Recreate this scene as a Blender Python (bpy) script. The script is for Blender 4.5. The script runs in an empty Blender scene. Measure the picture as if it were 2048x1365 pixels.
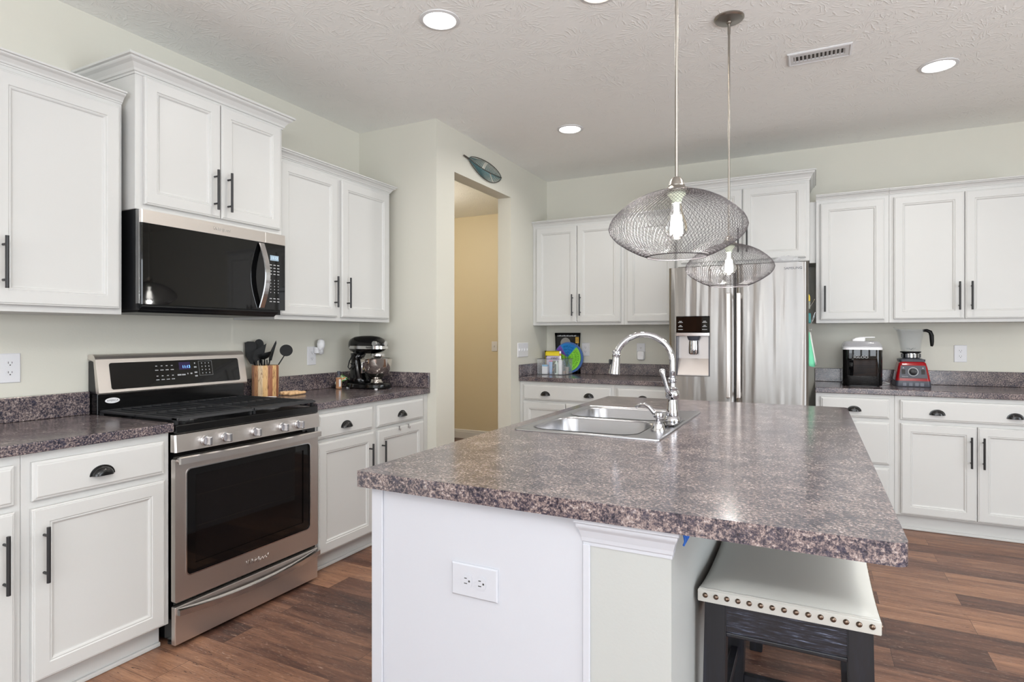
import bpy, bmesh, math, random
from mathutils import Vector, Matrix
from mathutils.geometry import tessellate_polygon
random.seed(7)
PI = math.pi
SC = bpy.context.scene
COL = SC.collection

# ------------------------------------------------------------------ camera
cam_data = bpy.data.cameras.new('camera')
cam = bpy.data.objects.new('camera', cam_data)
COL.objects.link(cam)
cam.location = (0, 0, 1.2696)
cam.rotation_euler = (PI/2, 0, math.radians(26.918))
cam_data.sensor_width = 36.0
cam_data.lens = 36.0*1188.32/2048.0
cam_data.shift_y = -11.94/2048.0
cam_data.clip_start = 0.02
SC.camera = cam

# ------------------------------------------------------------------ view, world, daylight
SC.view_settings.view_transform = 'Standard'
SC.view_settings.look = 'None'
SC.view_settings.gamma = 1.0
SC.view_settings.use_curve_mapping = False
SC.view_settings.exposure = 0.16

W = bpy.data.worlds.new('daylight'); SC.world = W; W.use_nodes = True
bgn = W.node_tree.nodes['Background']
bgn.inputs[0].default_value = (0.80, 0.90, 1.0, 1); bgn.inputs[1].default_value = 1.6

def area(name, loc, rot, sx, sy, power, color=(1, 1, 1), spread=PI):
    l = bpy.data.lights.new(name, 'AREA'); l.shape = 'RECTANGLE'; l.size = sx; l.size_y = sy
    l.energy = power; l.color = color; l.spread = spread
    o = bpy.data.objects.new(name, l); COL.objects.link(o); o.location = loc; o.rotation_euler = rot
    return o
# daylight entering through the room's glazed openings behind the camera and on the right
for i in range(5):
    area('window_daylight_front', (-1.33+.80*i, -3.36, 1.32), (PI/2+.15, 0, 0), 0.62, 2.0, 19, (0.91, 0.955, 1.0))
area('window_daylight_right', (3.55, 0.9, 1.35), (PI/2+.15, 0, PI/2), 3.0, 2.0, 92, (0.91, 0.955, 1.0))
# added upward fill light, unseen behind the camera, to brighten the ceiling
area('ceiling_fill', (0.7, -0.9, 1.75), (PI, 0, 0), 0.9, 0.9, 145, (0.95, 0.97, 1.0))

# ------------------------------------------------------------------ materials
def lin(c):
    c = c/255.0
    return c/12.92 if c <= 0.04045 else ((c+0.055)/1.055)**2.4
def rgb(r, g, b): return (lin(r), lin(g), lin(b), 1)
def mat(name, col, rough=0.5, metal=0.0, **kw):
    m = bpy.data.materials.new(name); m.use_nodes = True
    b = m.node_tree.nodes['Principled BSDF']
    b.inputs['Base Color'].default_value = col if len(col) == 4 else rgb(*col)
    b.inputs['Roughness'].default_value = rough; b.inputs['Metallic'].default_value = metal
    for k, v in kw.items():
        b.inputs[k.replace('_', ' ')].default_value = v
    return m
def nodes(m): return m.node_tree.nodes, m.node_tree.links, m.node_tree.nodes['Principled BSDF']
def tex_coord(n, l, scale=(1, 1, 1), rot=(0, 0, 0), loc=(0, 0, 0)):
    tc = n.new('ShaderNodeTexCoord'); mp = n.new('ShaderNodeMapping')
    l.new(tc.outputs['Object'], mp.inputs[0])
    mp.inputs['Scale'].default_value = scale; mp.inputs['Rotation'].default_value = rot; mp.inputs['Location'].default_value = loc
    return mp.outputs[0]
def noise(n, l, vec, scale, detail=3, rough=0.5, dist=0.0):
    t = n.new('ShaderNodeTexNoise'); l.new(vec, t.inputs['Vector'])
    t.inputs['Scale'].default_value = scale; t.inputs['Detail'].default_value = detail
    t.inputs['Roughness'].default_value = rough; t.inputs['Distortion'].default_value = dist
    return t.outputs['Fac']
def ramp(n, l, fac, stops, interp='LINEAR'):
    r = n.new('ShaderNodeValToRGB'); l.new(fac, r.inputs[0]); r.color_ramp.interpolation = interp
    e = r.color_ramp.elements
    while len(e) > 1: e.remove(e[-1])
    e[0].position = stops[0][0]; e[0].color = stops[0][1]
    for p, c in stops[1:]:
        x = e.new(p); x.color = c
    return r.outputs[0]
def bump(n, l, h, b, strength=0.2, dist=0.01, prev=None):
    bp = n.new('ShaderNodeBump'); l.new(h, bp.inputs['Height']); bp.inputs['Strength'].default_value = strength
    bp.inputs['Distance'].default_value = dist
    if prev is not None: l.new(prev, bp.inputs['Normal'])
    if b is not None: l.new(bp.outputs[0], b.inputs['Normal'])
    return bp.outputs[0]
def mixc(n, l, fac, a, c, blend='MIX'):
    x = n.new('ShaderNodeMix'); x.data_type = 'RGBA'; x.blend_type = blend
    if isinstance(fac, float): x.inputs[0].default_value = fac
    else: l.new(fac, x.inputs[0])
    for i, v in ((6, a), (7, c)):
        if isinstance(v, tuple): x.inputs[i].default_value = v
        else: l.new(v, x.inputs[i])
    return x.outputs[2]
def math_node(n, l, op, a, b=None, c=None):
    x = n.new('ShaderNodeMath'); x.operation = op
    for i, v in enumerate((a, b, c)):
        if v is None: continue
        if isinstance(v, (int, float)): x.inputs[i].default_value = v
        else: l.new(v, x.inputs[i])
    return x.outputs[0]

M = {}
def paint(name, col, rough=0.6, s=0.05):
    m = mat(name, col, rough); n, l, b = nodes(m)
    v = tex_coord(n, l); bump(n, l, noise(n, l, v, 160, 3), b, s, 0.002)
    return m
M['wall'] = paint('sage wall paint', (209, 207, 196), 0.55, 0.12)
M['hall'] = paint('tan hall paint', (212, 200, 172), 0.5, 0.12)
M['cab'] = paint('white cabinet paint', (200, 200, 198), 0.38, 0.05)
M['trimw'] = paint('white trim paint', (214, 214, 215), 0.4, 0.03)
M['islew'] = paint('white island paint', (186, 188, 195), 0.45, 0.05)
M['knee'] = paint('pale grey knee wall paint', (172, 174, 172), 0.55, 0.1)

def make_ceiling():
    m = mat('stomped ceiling texture', (241, 241, 238), 0.8); n, l, b = nodes(m)
    v = tex_coord(n, l)
    hs = []
    for sc, off in ((4.2, (0, 0, 0)), (5.3, (3.3, 1.7, 0))):
        va = n.new('ShaderNodeVectorMath'); va.operation = 'ADD'; l.new(v, va.inputs[0]); va.inputs[1].default_value = off
        vo = n.new('ShaderNodeTexVoronoi'); vo.voronoi_dimensions = '2D'; l.new(va.outputs[0], vo.inputs['Vector']); vo.inputs['Scale'].default_value = sc
        sb = n.new('ShaderNodeVectorMath'); sb.operation = 'SUBTRACT'; l.new(va.outputs[0], sb.inputs[0]); l.new(vo.outputs['Position'], sb.inputs[1])
        sp = n.new('ShaderNodeSeparateXYZ'); l.new(sb.outputs[0], sp.inputs[0])
        at = math_node(n, l, 'ARCTAN2', sp.outputs[1], sp.outputs[0])
        wob = noise(n, l, va.outputs[0], 9, 3)
        ang = math_node(n, l, 'ADD', math_node(n, l, 'MULTIPLY', at, 24.0), math_node(n, l, 'MULTIPLY', wob, 20.0))
        sn = math_node(n, l, 'SINE', ang)
        sn = math_node(n, l, 'MAXIMUM', math_node(n, l, 'SUBTRACT', sn, 0.45), 0.0)
        fade = ramp(n, l, vo.outputs['Distance'], [(0.08, (0, 0, 0, 1)), (0.22, (1, 1, 1, 1)), (0.5, (1, 1, 1, 1)), (0.75, (0, 0, 0, 1))])
        brk = ramp(n, l, noise(n, l, va.outputs[0], 22, 3), [(0.45, (0, 0, 0, 1)), (0.58, (1, 1, 1, 1))])
        hs.append(math_node(n, l, 'MULTIPLY', math_node(n, l, 'MULTIPLY', sn, fade), brk))
    h = math_node(n, l, 'ADD', hs[0], hs[1])
    p = bump(n, l, noise(n, l, v, 60, 4), None, 0.12, 0.004)
    bump(n, l, h, b, 0.36, 0.009, p)
    return m
M['ceil'] = make_ceiling()

def make_floor():
    m = mat('wood plank flooring', (110, 80, 65), 0.38); n, l, b = nodes(m)
    tc = n.new('ShaderNodeTexCoord')
    mp = n.new('ShaderNodeMapping'); l.new(tc.outputs['Object'], mp.inputs[0]); mp.inputs['Location'].default_value = (0.31, -0.006, 0)
    br = n.new('ShaderNodeTexBrick'); l.new(mp.outputs[0], br.inputs['Vector'])
    br.offset = 0.37; br.offset_frequency = 2; br.squash = 1.0
    br.inputs['Color1'].default_value = (0, 0, 0, 1); br.inputs['Color2'].default_value = (1, 1, 1, 1); br.inputs['Mortar'].default_value = (0, 0, 0, 1)
    br.inputs['Scale'].default_value = 1.0; br.inputs['Mortar Size'].default_value = 0.0007; br.inputs['Brick Width'].default_value = 0.93
    br.inputs['Row Height'].default_value = 0.149
    tone = br.outputs['Color']
    sep = n.new('ShaderNodeSeparateColor'); l.new(tone, sep.inputs[0]); tv = sep.outputs[0]
    comb = n.new('ShaderNodeCombineXYZ'); l.new(math_node(n, l, 'MULTIPLY', tv, 37.0), comb.inputs[0]); l.new(math_node(n, l, 'MULTIPLY', tv, 13.0), comb.inputs[1])
    add = n.new('ShaderNodeVectorMath'); add.operation = 'ADD'; l.new(tc.outputs['Object'], add.inputs[0]); l.new(comb.outputs[0], add.inputs[1])
    st = n.new('ShaderNodeMapping'); l.new(add.outputs[0], st.inputs[0]); st.inputs['Scale'].default_value = (1.3, 13, 1)
    g1 = noise(n, l, st.outputs[0], 1.6, 6, 0.62, 0.5)
    st2 = n.new('ShaderNodeMapping'); l.new(add.outputs[0], st2.inputs[0]); st2.inputs['Scale'].default_value = (3.0, 60, 1)
    g2 = noise(n, l, st2.outputs[0], 3.0, 5, 0.7, 0.3)
    f = math_node(n, l, 'ADD', math_node(n, l, 'MULTIPLY', tv, 0.42), math_node(n, l, 'ADD', math_node(n, l, 'MULTIPLY', g1, 0.72), math_node(n, l, 'MULTIPLY', math_node(n, l, 'SUBTRACT', g2, .30), 0.50)))
    c = ramp(n, l, f, [(0.38, rgb(58, 40, 36)), (0.52, rgb(88, 60, 50)), (0.66, rgb(116, 82, 66)), (0.82, rgb(150, 110, 86)), (0.95, rgb(172, 130, 102))])
    st3 = n.new('ShaderNodeMapping'); l.new(add.outputs[0], st3.inputs[0]); st3.inputs['Scale'].default_value = (5, 34, 1)
    g3 = noise(n, l, st3.outputs[0], 2.4, 5, 0.75, 2.2)
    streak = ramp(n, l, g3, [(0.57, (0, 0, 0, 1)), (0.66, (0.6, 0.6, 0.6, 1))])
    c = mixc(n, l, streak, c, rgb(178, 152, 134))
    dk = ramp(n, l, noise(n, l, st3.outputs[0], 3.1, 4, 0.7, 1.2), [(0.30, (1, 1, 1, 1)), (0.40, (0, 0, 0, 1))])
    c = mixc(n, l, dk, c, rgb(56, 40, 38))
    c = mixc(n, l, br.outputs['Fac'], c, rgb(40, 28, 26))
    l.new(c, b.inputs['Base Color'])
    rr = ramp(n, l, g2, [(0.3, (0.34, 0.34, 0.34, 1)), (0.7, (0.50, 0.50, 0.50, 1))]); l.new(rr, b.inputs['Roughness'])
    bump(n, l, g2, b, 0.15, 0.002)
    return m
M['floor'] = make_floor()

def make_granite():
    m = mat('speckled granite laminate', (100, 85, 80), 0.17); n, l, b = nodes(m)
    v = tex_coord(n, l)
    big = noise(n, l, v, 14, 3, 0.6, 0.3)
    med = noise(n, l, v, 150, 5, 0.72, 0.15)
    fine = noise(n, l, v, 260, 4, 0.8)
    f = math_node(n, l, 'ADD', math_node(n, l, 'MULTIPLY', med, 0.78), math_node(n, l, 'ADD', math_node(n, l, 'MULTIPLY', big, 0.22), math_node(n, l, 'MULTIPLY', math_node(n, l, 'SUBTRACT', fine, 0.5), 0.35)))
    c = ramp(n, l, f, [(0.37, rgb(28, 28, 38)), (0.44, rgb(55, 53, 66)), (0.49, rgb(88, 80, 84)), (0.53, rgb(118, 104, 102)), (0.58, rgb(146, 131, 127)), (0.66, rgb(184, 177, 175))])
    blue = ramp(n, l, noise(n, l, v, 48, 4, 0.7), [(0.56, (0, 0, 0, 1)), (0.64, (0.6, 0.6, 0.6, 1))])
    c = mixc(n, l, blue, c, rgb(44, 46, 66))
    l.new(c, b.inputs['Base Color'])
    b.inputs['Specular IOR Level'].default_value = 0.75
    bump(n, l, noise(n, l, v, 120, 3), b, 0.05, 0.0012)
    return m
M['granite'] = make_granite()

def brushed(name, col, rough=0.28, along='x', strength=0.06, wave=0.0):
    m = mat(name, col, rough, 1.0); n, l, b = nodes(m)
    sc = {'x': (1.5, 1.5, 420), 'z': (420, 420, 1.5), 'y': (1.5, 420, 1.5)}[along]
    v = tex_coord(n, l, sc)
    p = bump(n, l, noise(n, l, v, 1.0, 2), None if wave else b, strength, 0.004)
    if wave:
        v2 = tex_coord(n, l, (9, 9, 1.1)); bump(n, l, noise(n, l, v2, 1.0, 2), b, wave, 0.03, p)
    return m
M['steel'] = brushed('brushed stainless steel', (222, 216, 211), 0.36)
def make_fridge():
    m = mat('brushed stainless fridge door', (163, 161, 159), 0.36, 1.0, Anisotropic=0.94, Anisotropic_Rotation=0.25); n, l, b = nodes(m)
    tg = n.new('ShaderNodeTangent'); tg.direction_type = 'RADIAL'; tg.axis = 'Z'; l.new(tg.outputs[0], b.inputs['Tangent'])
    v2 = tex_coord(n, l, (10, 10, 0.7)); bump(n, l, noise(n, l, v2, 1.0, 1.5), b, 0.62, 0.03)
    return m
M['fridge'] = make_fridge()
M['barsteel'] = mat('satin bar steel', (232, 229, 226), 0.30, 1.0)
M['sinksteel'] = brushed('satin sink steel', (172, 172, 175), 0.28, 'x', 0.05)
M['steeledge'] = mat('polished steel edge', (215, 215, 216), 0.16, 1.0)
M['knobsteel'] = mat('satin knob metal', (205, 206, 210), 0.25, 1.0)
M['chrome'] = mat('polished chrome', (204, 204, 208), 0.05, 1.0)
M['nickel'] = mat('brushed nickel', (156, 151, 144), 0.28, 1.0)
M['black'] = mat('gloss black enamel', (10, 10, 11), 0.12)
M['blackglass'] = mat('black glass', (8, 8, 9), 0.03)
M['ovenglass'] = mat('smoked oven glass', (14, 12, 12), 0.04)
M['satinblack'] = mat('satin black metal', (30, 30, 32), 0.38)
M['cup'] = mat('oil-rubbed black metal', (17, 16, 17), 0.22)
M['blackplastic'] = mat('black plastic', (18, 19, 22), 0.35)
M['castiron'] = mat('matte cast iron', (38, 39, 42), 0.5)
M['darkgrey'] = mat('dark grey cabinet steel', (96, 92, 88), 0.45, 0.3)
M['gap'] = mat('dark seam', (12, 12, 12), 0.8)
M['plate'] = mat('white outlet plastic', (218, 218, 221), 0.3)
M['slot'] = mat('outlet slot', (60, 58, 56), 0.6)
M['print'] = mat('pale printed legend', (176, 178, 180), 0.5)
M['printdark'] = mat('dark printed legend', (60, 62, 66), 0.4)
M['white'] = mat('white plastic', (238, 238, 240), 0.3)
M['nylon'] = mat('black nylon', (7, 8, 10), 0.42, 0, Specular_IOR_Level=0.25)
M['knob'] = M['knobsteel']
M['leather'] = paint('cream bonded leather', (196, 195, 189), 0.42, 0.10)
M['nail'] = mat('antique brass nail', (120, 104, 92), 0.3, 1.0)
M['red'] = mat('gloss red enamel', (150, 18, 26), 0.15)
M['bluegrey'] = mat('slate plastic', (62, 64, 74), 0.35)
M['mint'] = mat('mint cloth', (120, 214, 172), 0.9)
M['cream'] = mat('white cloth', (228, 230, 226), 0.9)
M['teal'] = mat('teal plastic', (24, 130, 130), 0.35)
M['bulbcap'] = mat('pale green glass socket', (214, 222, 202), 0.3)
def glass(name, col=(1, 1, 1, 1), rough=0.02, ior=1.45, alpha=None):
    m = mat(name, col, rough, 0, Transmission_Weight=1.0, IOR=ior); return m
M['glass'] = glass('clear glass')
M['clear'] = mat('clear acrylic', (225, 228, 232), 0.06, 0, Alpha=0.13)
M['jar'] = mat('clear blender jar', (176, 182, 186), 0.08, 0, Alpha=0.15)
M['smoke'] = mat('smoky clear lid', (200, 200, 208), 0.08, 0, Alpha=0.36)
M['filmbag'] = mat('crumpled clear film', (215, 216, 218), 0.15, 0, Alpha=0.5)
def emis(name, col, s, base=(20, 20, 20)):
    m = mat(name, base, 0.4); b = m.node_tree.nodes['Principled BSDF']
    b.inputs['Emission Color'].default_value = rgb(*col); b.inputs['Emission Strength'].default_value = s
    return m
M['lamp'] = emis('lit lamp lens', (255, 252, 246), 9, (255, 255, 255))
M['warmlamp'] = emis('lit warm lamp lens', (255, 226, 180), 6, (255, 255, 255))
M['filament'] = emis('glowing filament', (255, 252, 244), 14, (255, 255, 255))
M['bulbglass'] = mat('clear bulb glass', (255, 255, 255), 0.0, 0, Transmission_Weight=1.0, IOR=1.28)
M['clockblue'] = emis('blue clock digits', (110, 170, 255), 3)
M['clockpurple'] = emis('purple clock glow', (40, 16, 80), 0.5, (12, 8, 24))
M['lcd'] = emis('pale lcd window', (120, 150, 170), 0.7, (120, 130, 140))

def make_wood(name, cols, sc=(60, 60, 5), rough=0.5):
    m = mat(name, cols[0], rough); n, l, b = nodes(m)
    v = tex_coord(n, l, sc); f = noise(n, l, v, 1.0, 5, 0.65, 0.6)
    l.new(ramp(n, l, f, [(0.3+0.4*i/(len(cols)-1), rgb(*c)) for i, c in enumerate(cols)]), b.inputs['Base Color'])
    return m
M['blackwood'] = make_wood('black stained oak', [(7, 7, 12), (13, 13, 20), (26, 28, 40)], (40, 40, 4), 0.5)
def make_apron():
    m = mat('black stained oak with pale grain', (16, 16, 22), 0.4); n, l, b = nodes(m)
    v = tex_coord(n, l, (16, 16, 260)); f = noise(n, l, v, 1.0, 5, 0.7, 0.1)
    l.new(ramp(n, l, f, [(0.47, rgb(14, 14, 20)), (0.58, rgb(44, 48, 62)), (0.72, rgb(128, 138, 162))]), b.inputs['Base Color'])
    return m
M['apronwood'] = make_apron()
M['stick'] = make_wood('pale birch', [(196, 150, 104), (224, 184, 138), (236, 204, 160)])
def make_crockwood():
    m = mat('acacia stave wood', (190, 140, 90), 0.5); n, l, b = nodes(m)
    tc = n.new('ShaderNodeTexCoord'); sp = n.new('ShaderNodeSeparateXYZ'); l.new(tc.outputs['Object'], sp.inputs[0])
    a = math_node(n, l, 'ARCTAN2', sp.outputs[1], sp.outputs[0])
    st = math_node(n, l, 'FLOOR', math_node(n, l, 'MULTIPLY', math_node(n, l, 'ADD', a, 7.2), 2.7))
    wn = n.new('ShaderNodeTexWhiteNoise'); wn.noise_dimensions = '1D'; l.new(st, wn.inputs['W'])
    base = ramp(n, l, wn.outputs['Value'], [(0.0, rgb(150, 96, 68)), (0.22, rgb(216, 190, 154)), (0.45, rgb(176, 128, 104)), (0.62, rgb(214, 174, 120)), (0.85, rgb(190, 140, 98))], 'CONSTANT')
    mp = n.new('ShaderNodeMapping'); l.new(tc.outputs['Object'], mp.inputs[0]); mp.inputs['Scale'].default_value = (90, 90, 14)
    g = noise(n, l, mp.outputs[0], 1.0, 5, 0.7, 0.8)
    dk = ramp(n, l, g, [(0.36, rgb(120, 72, 50)), (0.50, (1, 1, 1, 1))])
    l.new(mixc(n, l, 0.75, base, dk, 'MULTIPLY'), b.inputs['Base Color'])
    return m
M['crock'] = make_crockwood()

def M_col(name, c, r=0.4):
    if name not in M: M[name] = mat(name, c, r)
    return M[name]

# ------------------------------------------------------------------ geometry helpers
OFF = {}
def obj(name, bm, m, parent=None, local=False, smooth=False):
    bmesh.ops.recalc_face_normals(bm, faces=bm.faces)
    me = bpy.data.meshes.new(name)
    off = OFF.get(parent.name, Vector((0, 0, 0))) if parent else Vector((0, 0, 0))
    if not local and parent:
        for v in bm.verts: v.co -= off
    bm.to_mesh(me); bm.free()
    if smooth:
        me.shade_smooth()
        if smooth == 'auto':
            me.set_sharp_from_angle(angle=math.radians(35))
    o = bpy.data.objects.new(name, me); COL.objects.link(o)
    me.materials.append(m)
    if parent: o.parent = parent
    OFF[o.name] = off
    return o
def thing(name, label, cat, loc=(0, 0, 0), group=None, rotz=0):
    o = bpy.data.objects.new(name, None); o.empty_display_size = 0.05; COL.objects.link(o)
    o.location = loc; o.rotation_euler = (0, 0, rotz)
    o['label'] = label; o['category'] = cat
    if group: o['group'] = group
    OFF[o.name] = Vector(loc)
    return o
def tag(o, label, cat, group=None):
    o['label'] = label; o['category'] = cat
    if group: o['group'] = group
    return o
def recentre(o):
    """move the origin of a single-mesh thing to its base"""
    me = o.data; xs = [v.co for v in me.vertices]
    c = Vector(((min(v.x for v in xs)+max(v.x for v in xs))/2, (min(v.y for v in xs)+max(v.y for v in xs))/2, min(v.z for v in xs)))
    me.transform(Matrix.Translation(-c)); o.location = c
    return o
def struct(name, bm, m):
    o = obj(name, bm, m); o['kind'] = 'structure'; return o
def dup(root, loc, label, rotz=None, group=None):
    r = root.copy(); COL.objects.link(r); r.location = loc; r['label'] = label
    if rotz is not None: r.rotation_euler = (0, 0, rotz)
    if group: r['group'] = group
    for ch in list(root.children):
        c = ch.copy(); COL.objects.link(c); c.parent = r
        for g in ch.children:
            d = g.copy(); COL.objects.link(d); d.parent = c
    return r
NB = bmesh.new
def box(bm, x0, x1, y0, y1, z0, z1, bev=0.0, seg=2):
    if x0 > x1: x0, x1 = x1, x0
    if y0 > y1: y0, y1 = y1, y0
    if z0 > z1: z0, z1 = z1, z0
    vs = [bm.verts.new(p) for p in [(x0, y0, z0), (x1, y0, z0), (x1, y1, z0), (x0, y1, z0), (x0, y0, z1), (x1, y0, z1), (x1, y1, z1), (x0, y1, z1)]]
    fs = [bm.faces.new([vs[i] for i in q]) for q in [(0, 3, 2, 1), (4, 5, 6, 7), (0, 1, 5, 4), (1, 2, 6, 5), (2, 3, 7, 6), (3, 0, 4, 7)]]
    if bev:
        es = list({e for f in fs for e in f.edges})
        bmesh.ops.bevel(bm, geom=es, offset=bev, segments=seg, affect='EDGES', profile=0.5)
    return vs
def bx(*a, **k):
    bm = NB(); box(bm, *a, **k); return bm
def loft(bm, loops, cap0=True, cap1=True, close=True):
    prev = None; first = None
    for lp in loops:
        vs = [bm.verts.new(p) for p in lp]
        if prev:
            n = len(vs)
            for i in range(n if close else n-1):
                j = (i+1) % n
                try: bm.faces.new([prev[i], prev[j], vs[j], vs[i]])
                except ValueError: pass
        else: first = vs
        prev = vs
    if close and cap0 and len(first) > 2: bm.faces.new(list(reversed(first)))
    if close and cap1 and len(prev) > 2: bm.faces.new(prev)
def lathe(bm, prof, c=(0, 0, 0), seg=32, axis='z', sx=1.0, sy=1.0, cap0=True, cap1=True):
    loops = []
    for r, h in prof:
        lp = []
        for i in range(seg):
            a = 2*PI*i/seg; p = (r*math.cos(a)*sx, r*math.sin(a)*sy, h)
            if axis == 'x': p = (p[2], p[0], p[1])
            elif axis == 'y': p = (p[0], p[2], p[1])
            lp.append((c[0]+p[0], c[1]+p[1], c[2]+p[2]))
        loops.append(lp)
    loft(bm, loops, cap0, cap1)
def tube(bm, pts, r, seg=8, cap=True, flat=None):
    pts = [Vector(p) for p in pts]; loops = []; up = Vector((0, 0, 1)); last = None
    for i, p in enumerate(pts):
        t = (pts[min(i+1, len(pts)-1)]-pts[max(i-1, 0)]).normalized()
        if last is None:
            a = t.cross(up)
            if a.length < 1e-3: a = t.cross(Vector((0, 1, 0)))
        else: a = last-t*last.dot(t)
        a.normalize(); b = t.cross(a); last = a
        rr = r[i] if isinstance(r, (list, tuple)) else r
        f = flat or 1.0
        loops.append([tuple(p+a*rr*math.cos(2*PI*k/seg)+b*rr*f*math.sin(2*PI*k/seg)) for k in range(seg)])
    loft(bm, loops, cap, cap)
def prism(bm, poly, T, d0, d1, bev=0):
    a = [T(u, v, d0) for u, v in poly]; b = [T(u, v, d1) for u, v in poly]
    loft(bm, [a, b])
def poly_hole(bm, outer, holes, T, d0, d1):
    loops = [outer]+holes
    flat = [p for lp in loops for p in lp]
    tris = tessellate_polygon([[Vector((u, v, 0)) for u, v in lp] for lp in loops])
    for d in (d0, d1):
        vs = [bm.verts.new(T(u, v, d)) for u, v in flat]
        for t in tris: bm.faces.new([vs[i] for i in t])
        if d == d0: va = vs
    k = 0
    for lp in loops:
        n = len(lp)
        for i in range(n):
            j = (i+1) % n
            bm.faces.new([va[k+i], va[k+j], vs[k+j], vs[k+i]])
        k += n
def rrect(u0, u1, v0, v1, r, seg=6):
    out = []
    for cx, cy, a0 in ((u1-r, v1-r, 0), (u0+r, v1-r, 90), (u0+r, v0+r, 180), (u1-r, v0+r, 270)):
        for i in range(seg+1):
            a = math.radians(a0+90*i/seg); out.append((cx+r*math.cos(a), cy+r*math.sin(a)))
    return out
def TX(F, s=1): return lambda u, v, n: (F+s*n, u, v)       # surface facing +x (s=1): u along y, v up
def TY(F, s=-1): return lambda u, v, n: (u, F+s*n, v)      # surface facing -y: u along x, v up
def TZ(F, s=1): return lambda u, v, n: (u, v, F+s*n)
def inset_loops(T, u0, u1, v0, v1, prof):
    return [[T(u0+i, v0+i, n), T(u1-i, v0+i, n), T(u1-i, v1-i, n), T(u0+i, v1-i, n)] for i, n in prof]
DOOR = [(0, 0), (0, .014), (.003, .0165), (.006, .0165), (.008, .019), (.050, .019), (.053, .0155), (.057, .0165), (.061, .0145), (.064, .0100), (.068, .0092)]
DRAWER = [(0, 0), (0, .011), (.003, .0135), (.009, .0145), (.011, .0175), (.014, .0185)]
def front_bm(T, u0, u1, v0, v1, prof=DOOR):
    bm = NB(); loft(bm, inset_loops(T, u0, u1, v0, v1, prof)); return bm
def bar_pull_bm(T, u, v0, v1, n0):
    bm = NB(); n1 = n0+0.030
    tube(bm, [T(u, v0, n1), T(u, v1, n1)], 0.0060, 10)
    L = v1-v0
    for v in (v0+L*0.16, v1-L*0.16): tube(bm, [T(u, v, n0), T(u, v, n1)], 0.0045, 8)
    return bm
def bar_pull_h_bm(T, u0, u1, v, n0):
    bm = NB(); n1 = n0+0.03; tube(bm, [T(u0, v, n1), T(u1, v, n1)], 0.006, 10); return bm
def cup_pull_bm(T, u, v, n0):
    bm = NB(); seg = 18; rows = [(1.0, 0), (1.0, .003), (.86, .004), (.80, .012), (.70, .020), (.52, .0245), (.25, .026)]
    loops = []
    for k, n in rows:
        loops.append([T(u+.043*k*math.cos(PI*i/seg), v-.014+.036*k*math.sin(PI*i/seg), n0+n) for i in range(seg+1)])
    loft(bm, loops, True, True)
    return bm
def text(name, body, size, m, parent, origin, facing, extrude=0.0004, align='CENTER', sx=1.0, rot=None, shear=0.0):
    cu = bpy.data.curves.new(name, 'FONT'); cu.body = body; cu.size = size; cu.align_x = align; cu.align_y = 'CENTER'; cu.extrude = extrude; cu.shear = shear
    t = bpy.data.objects.new(name, cu); COL.objects.link(t)
    dg = bpy.context.evaluated_depsgraph_get(); me = bpy.data.meshes.new_from_object(t.evaluated_get(dg))
    bpy.data.objects.remove(t); bpy.data.curves.remove(cu)
    X, Y, Z = {'+x': ((0, 1, 0), (0, 0, 1), (1, 0, 0)), '-y': ((1, 0, 0), (0, 0, 1), (0, -1, 0))}[facing]
    if rot is not None:   # tilt about the horizontal text axis
        Yv = Vector(Y); Zv = Vector(Z); Y = Yv*math.cos(rot)-Zv*math.sin(rot); Z = Zv*math.cos(rot)+Yv*math.sin(rot)
    mt = Matrix((tuple(X), tuple(Y), tuple(Z))).transposed().to_4x4() @ Matrix.Diagonal((sx, 1, 1, 1))
    off = OFF.get(parent.name, Vector((0, 0, 0)))
    me.transform(Matrix.Translation(Vector(origin)-off) @ mt)
    me.materials.clear(); me.materials.append(m)
    o = bpy.data.objects.new(name, me); COL.objects.link(o); o.parent = parent; OFF[o.name] = off
    return o

# ------------------------------------------------------------------ room shell
XW, YS, XO, YB, ZC = -2.917, 3.316, -2.252, 5.166, 2.72
XR, YF = 3.65, -3.45
struct('floor', bx(-4.75, XR+.1, YF-.1, 6.4, -.05, 0), M['floor'])
struct('ceiling', bx(-4.75, XR+.1, YF-.1, 6.4, ZC, ZC+.08), M['ceil'])
struct('wall_left', bx(XW-.1, XW, YF-.1, YS, 0, ZC), M['wall'])
struct('wall_return', bx(XW-.1, XO-.0, YS, YS+.12, 0, ZC), M['wall'])
bm = NB()   # wall with the open doorway to the hall
poly_hole(bm, [(YS+.12, 0), (3.541, 0), (3.541, 2.418), (4.417, 2.418), (4.417, 0), (6.3, 0), (6.3, ZC), (YS+.12, ZC)], [], TX(XO-.123), 0, .123)
struct('wall_doorway', bm, M['wall'])
struct('wall_back', bx(XO, XR+.1, YB, YB+.1, 0, ZC), M['wall'])
struct('wall_hall_back', bx(-4.75, XO-.123, 6.25, 6.35, 0, ZC), M['hall'])
struct('wall_hall_left', bx(-4.75, -4.65, YS+.12, 6.25, 0, ZC), M['hall'])
struct('wall_hall_front', bx(-4.75, XW-.1, YS, YS+.12, 0, ZC), M['hall'])
bm = NB(); loft(bm, [[(-4.65, 6.25-o, z), (XO-.123, 6.25-o, z)] for o, z in ((0, 0), (.014, 0), (.014, .08), (.010, .09), (.012, .098), (.006, .11), (0, .11))], close=False)
struct('baseboard_hall', bm, M['trimw'])
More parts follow.
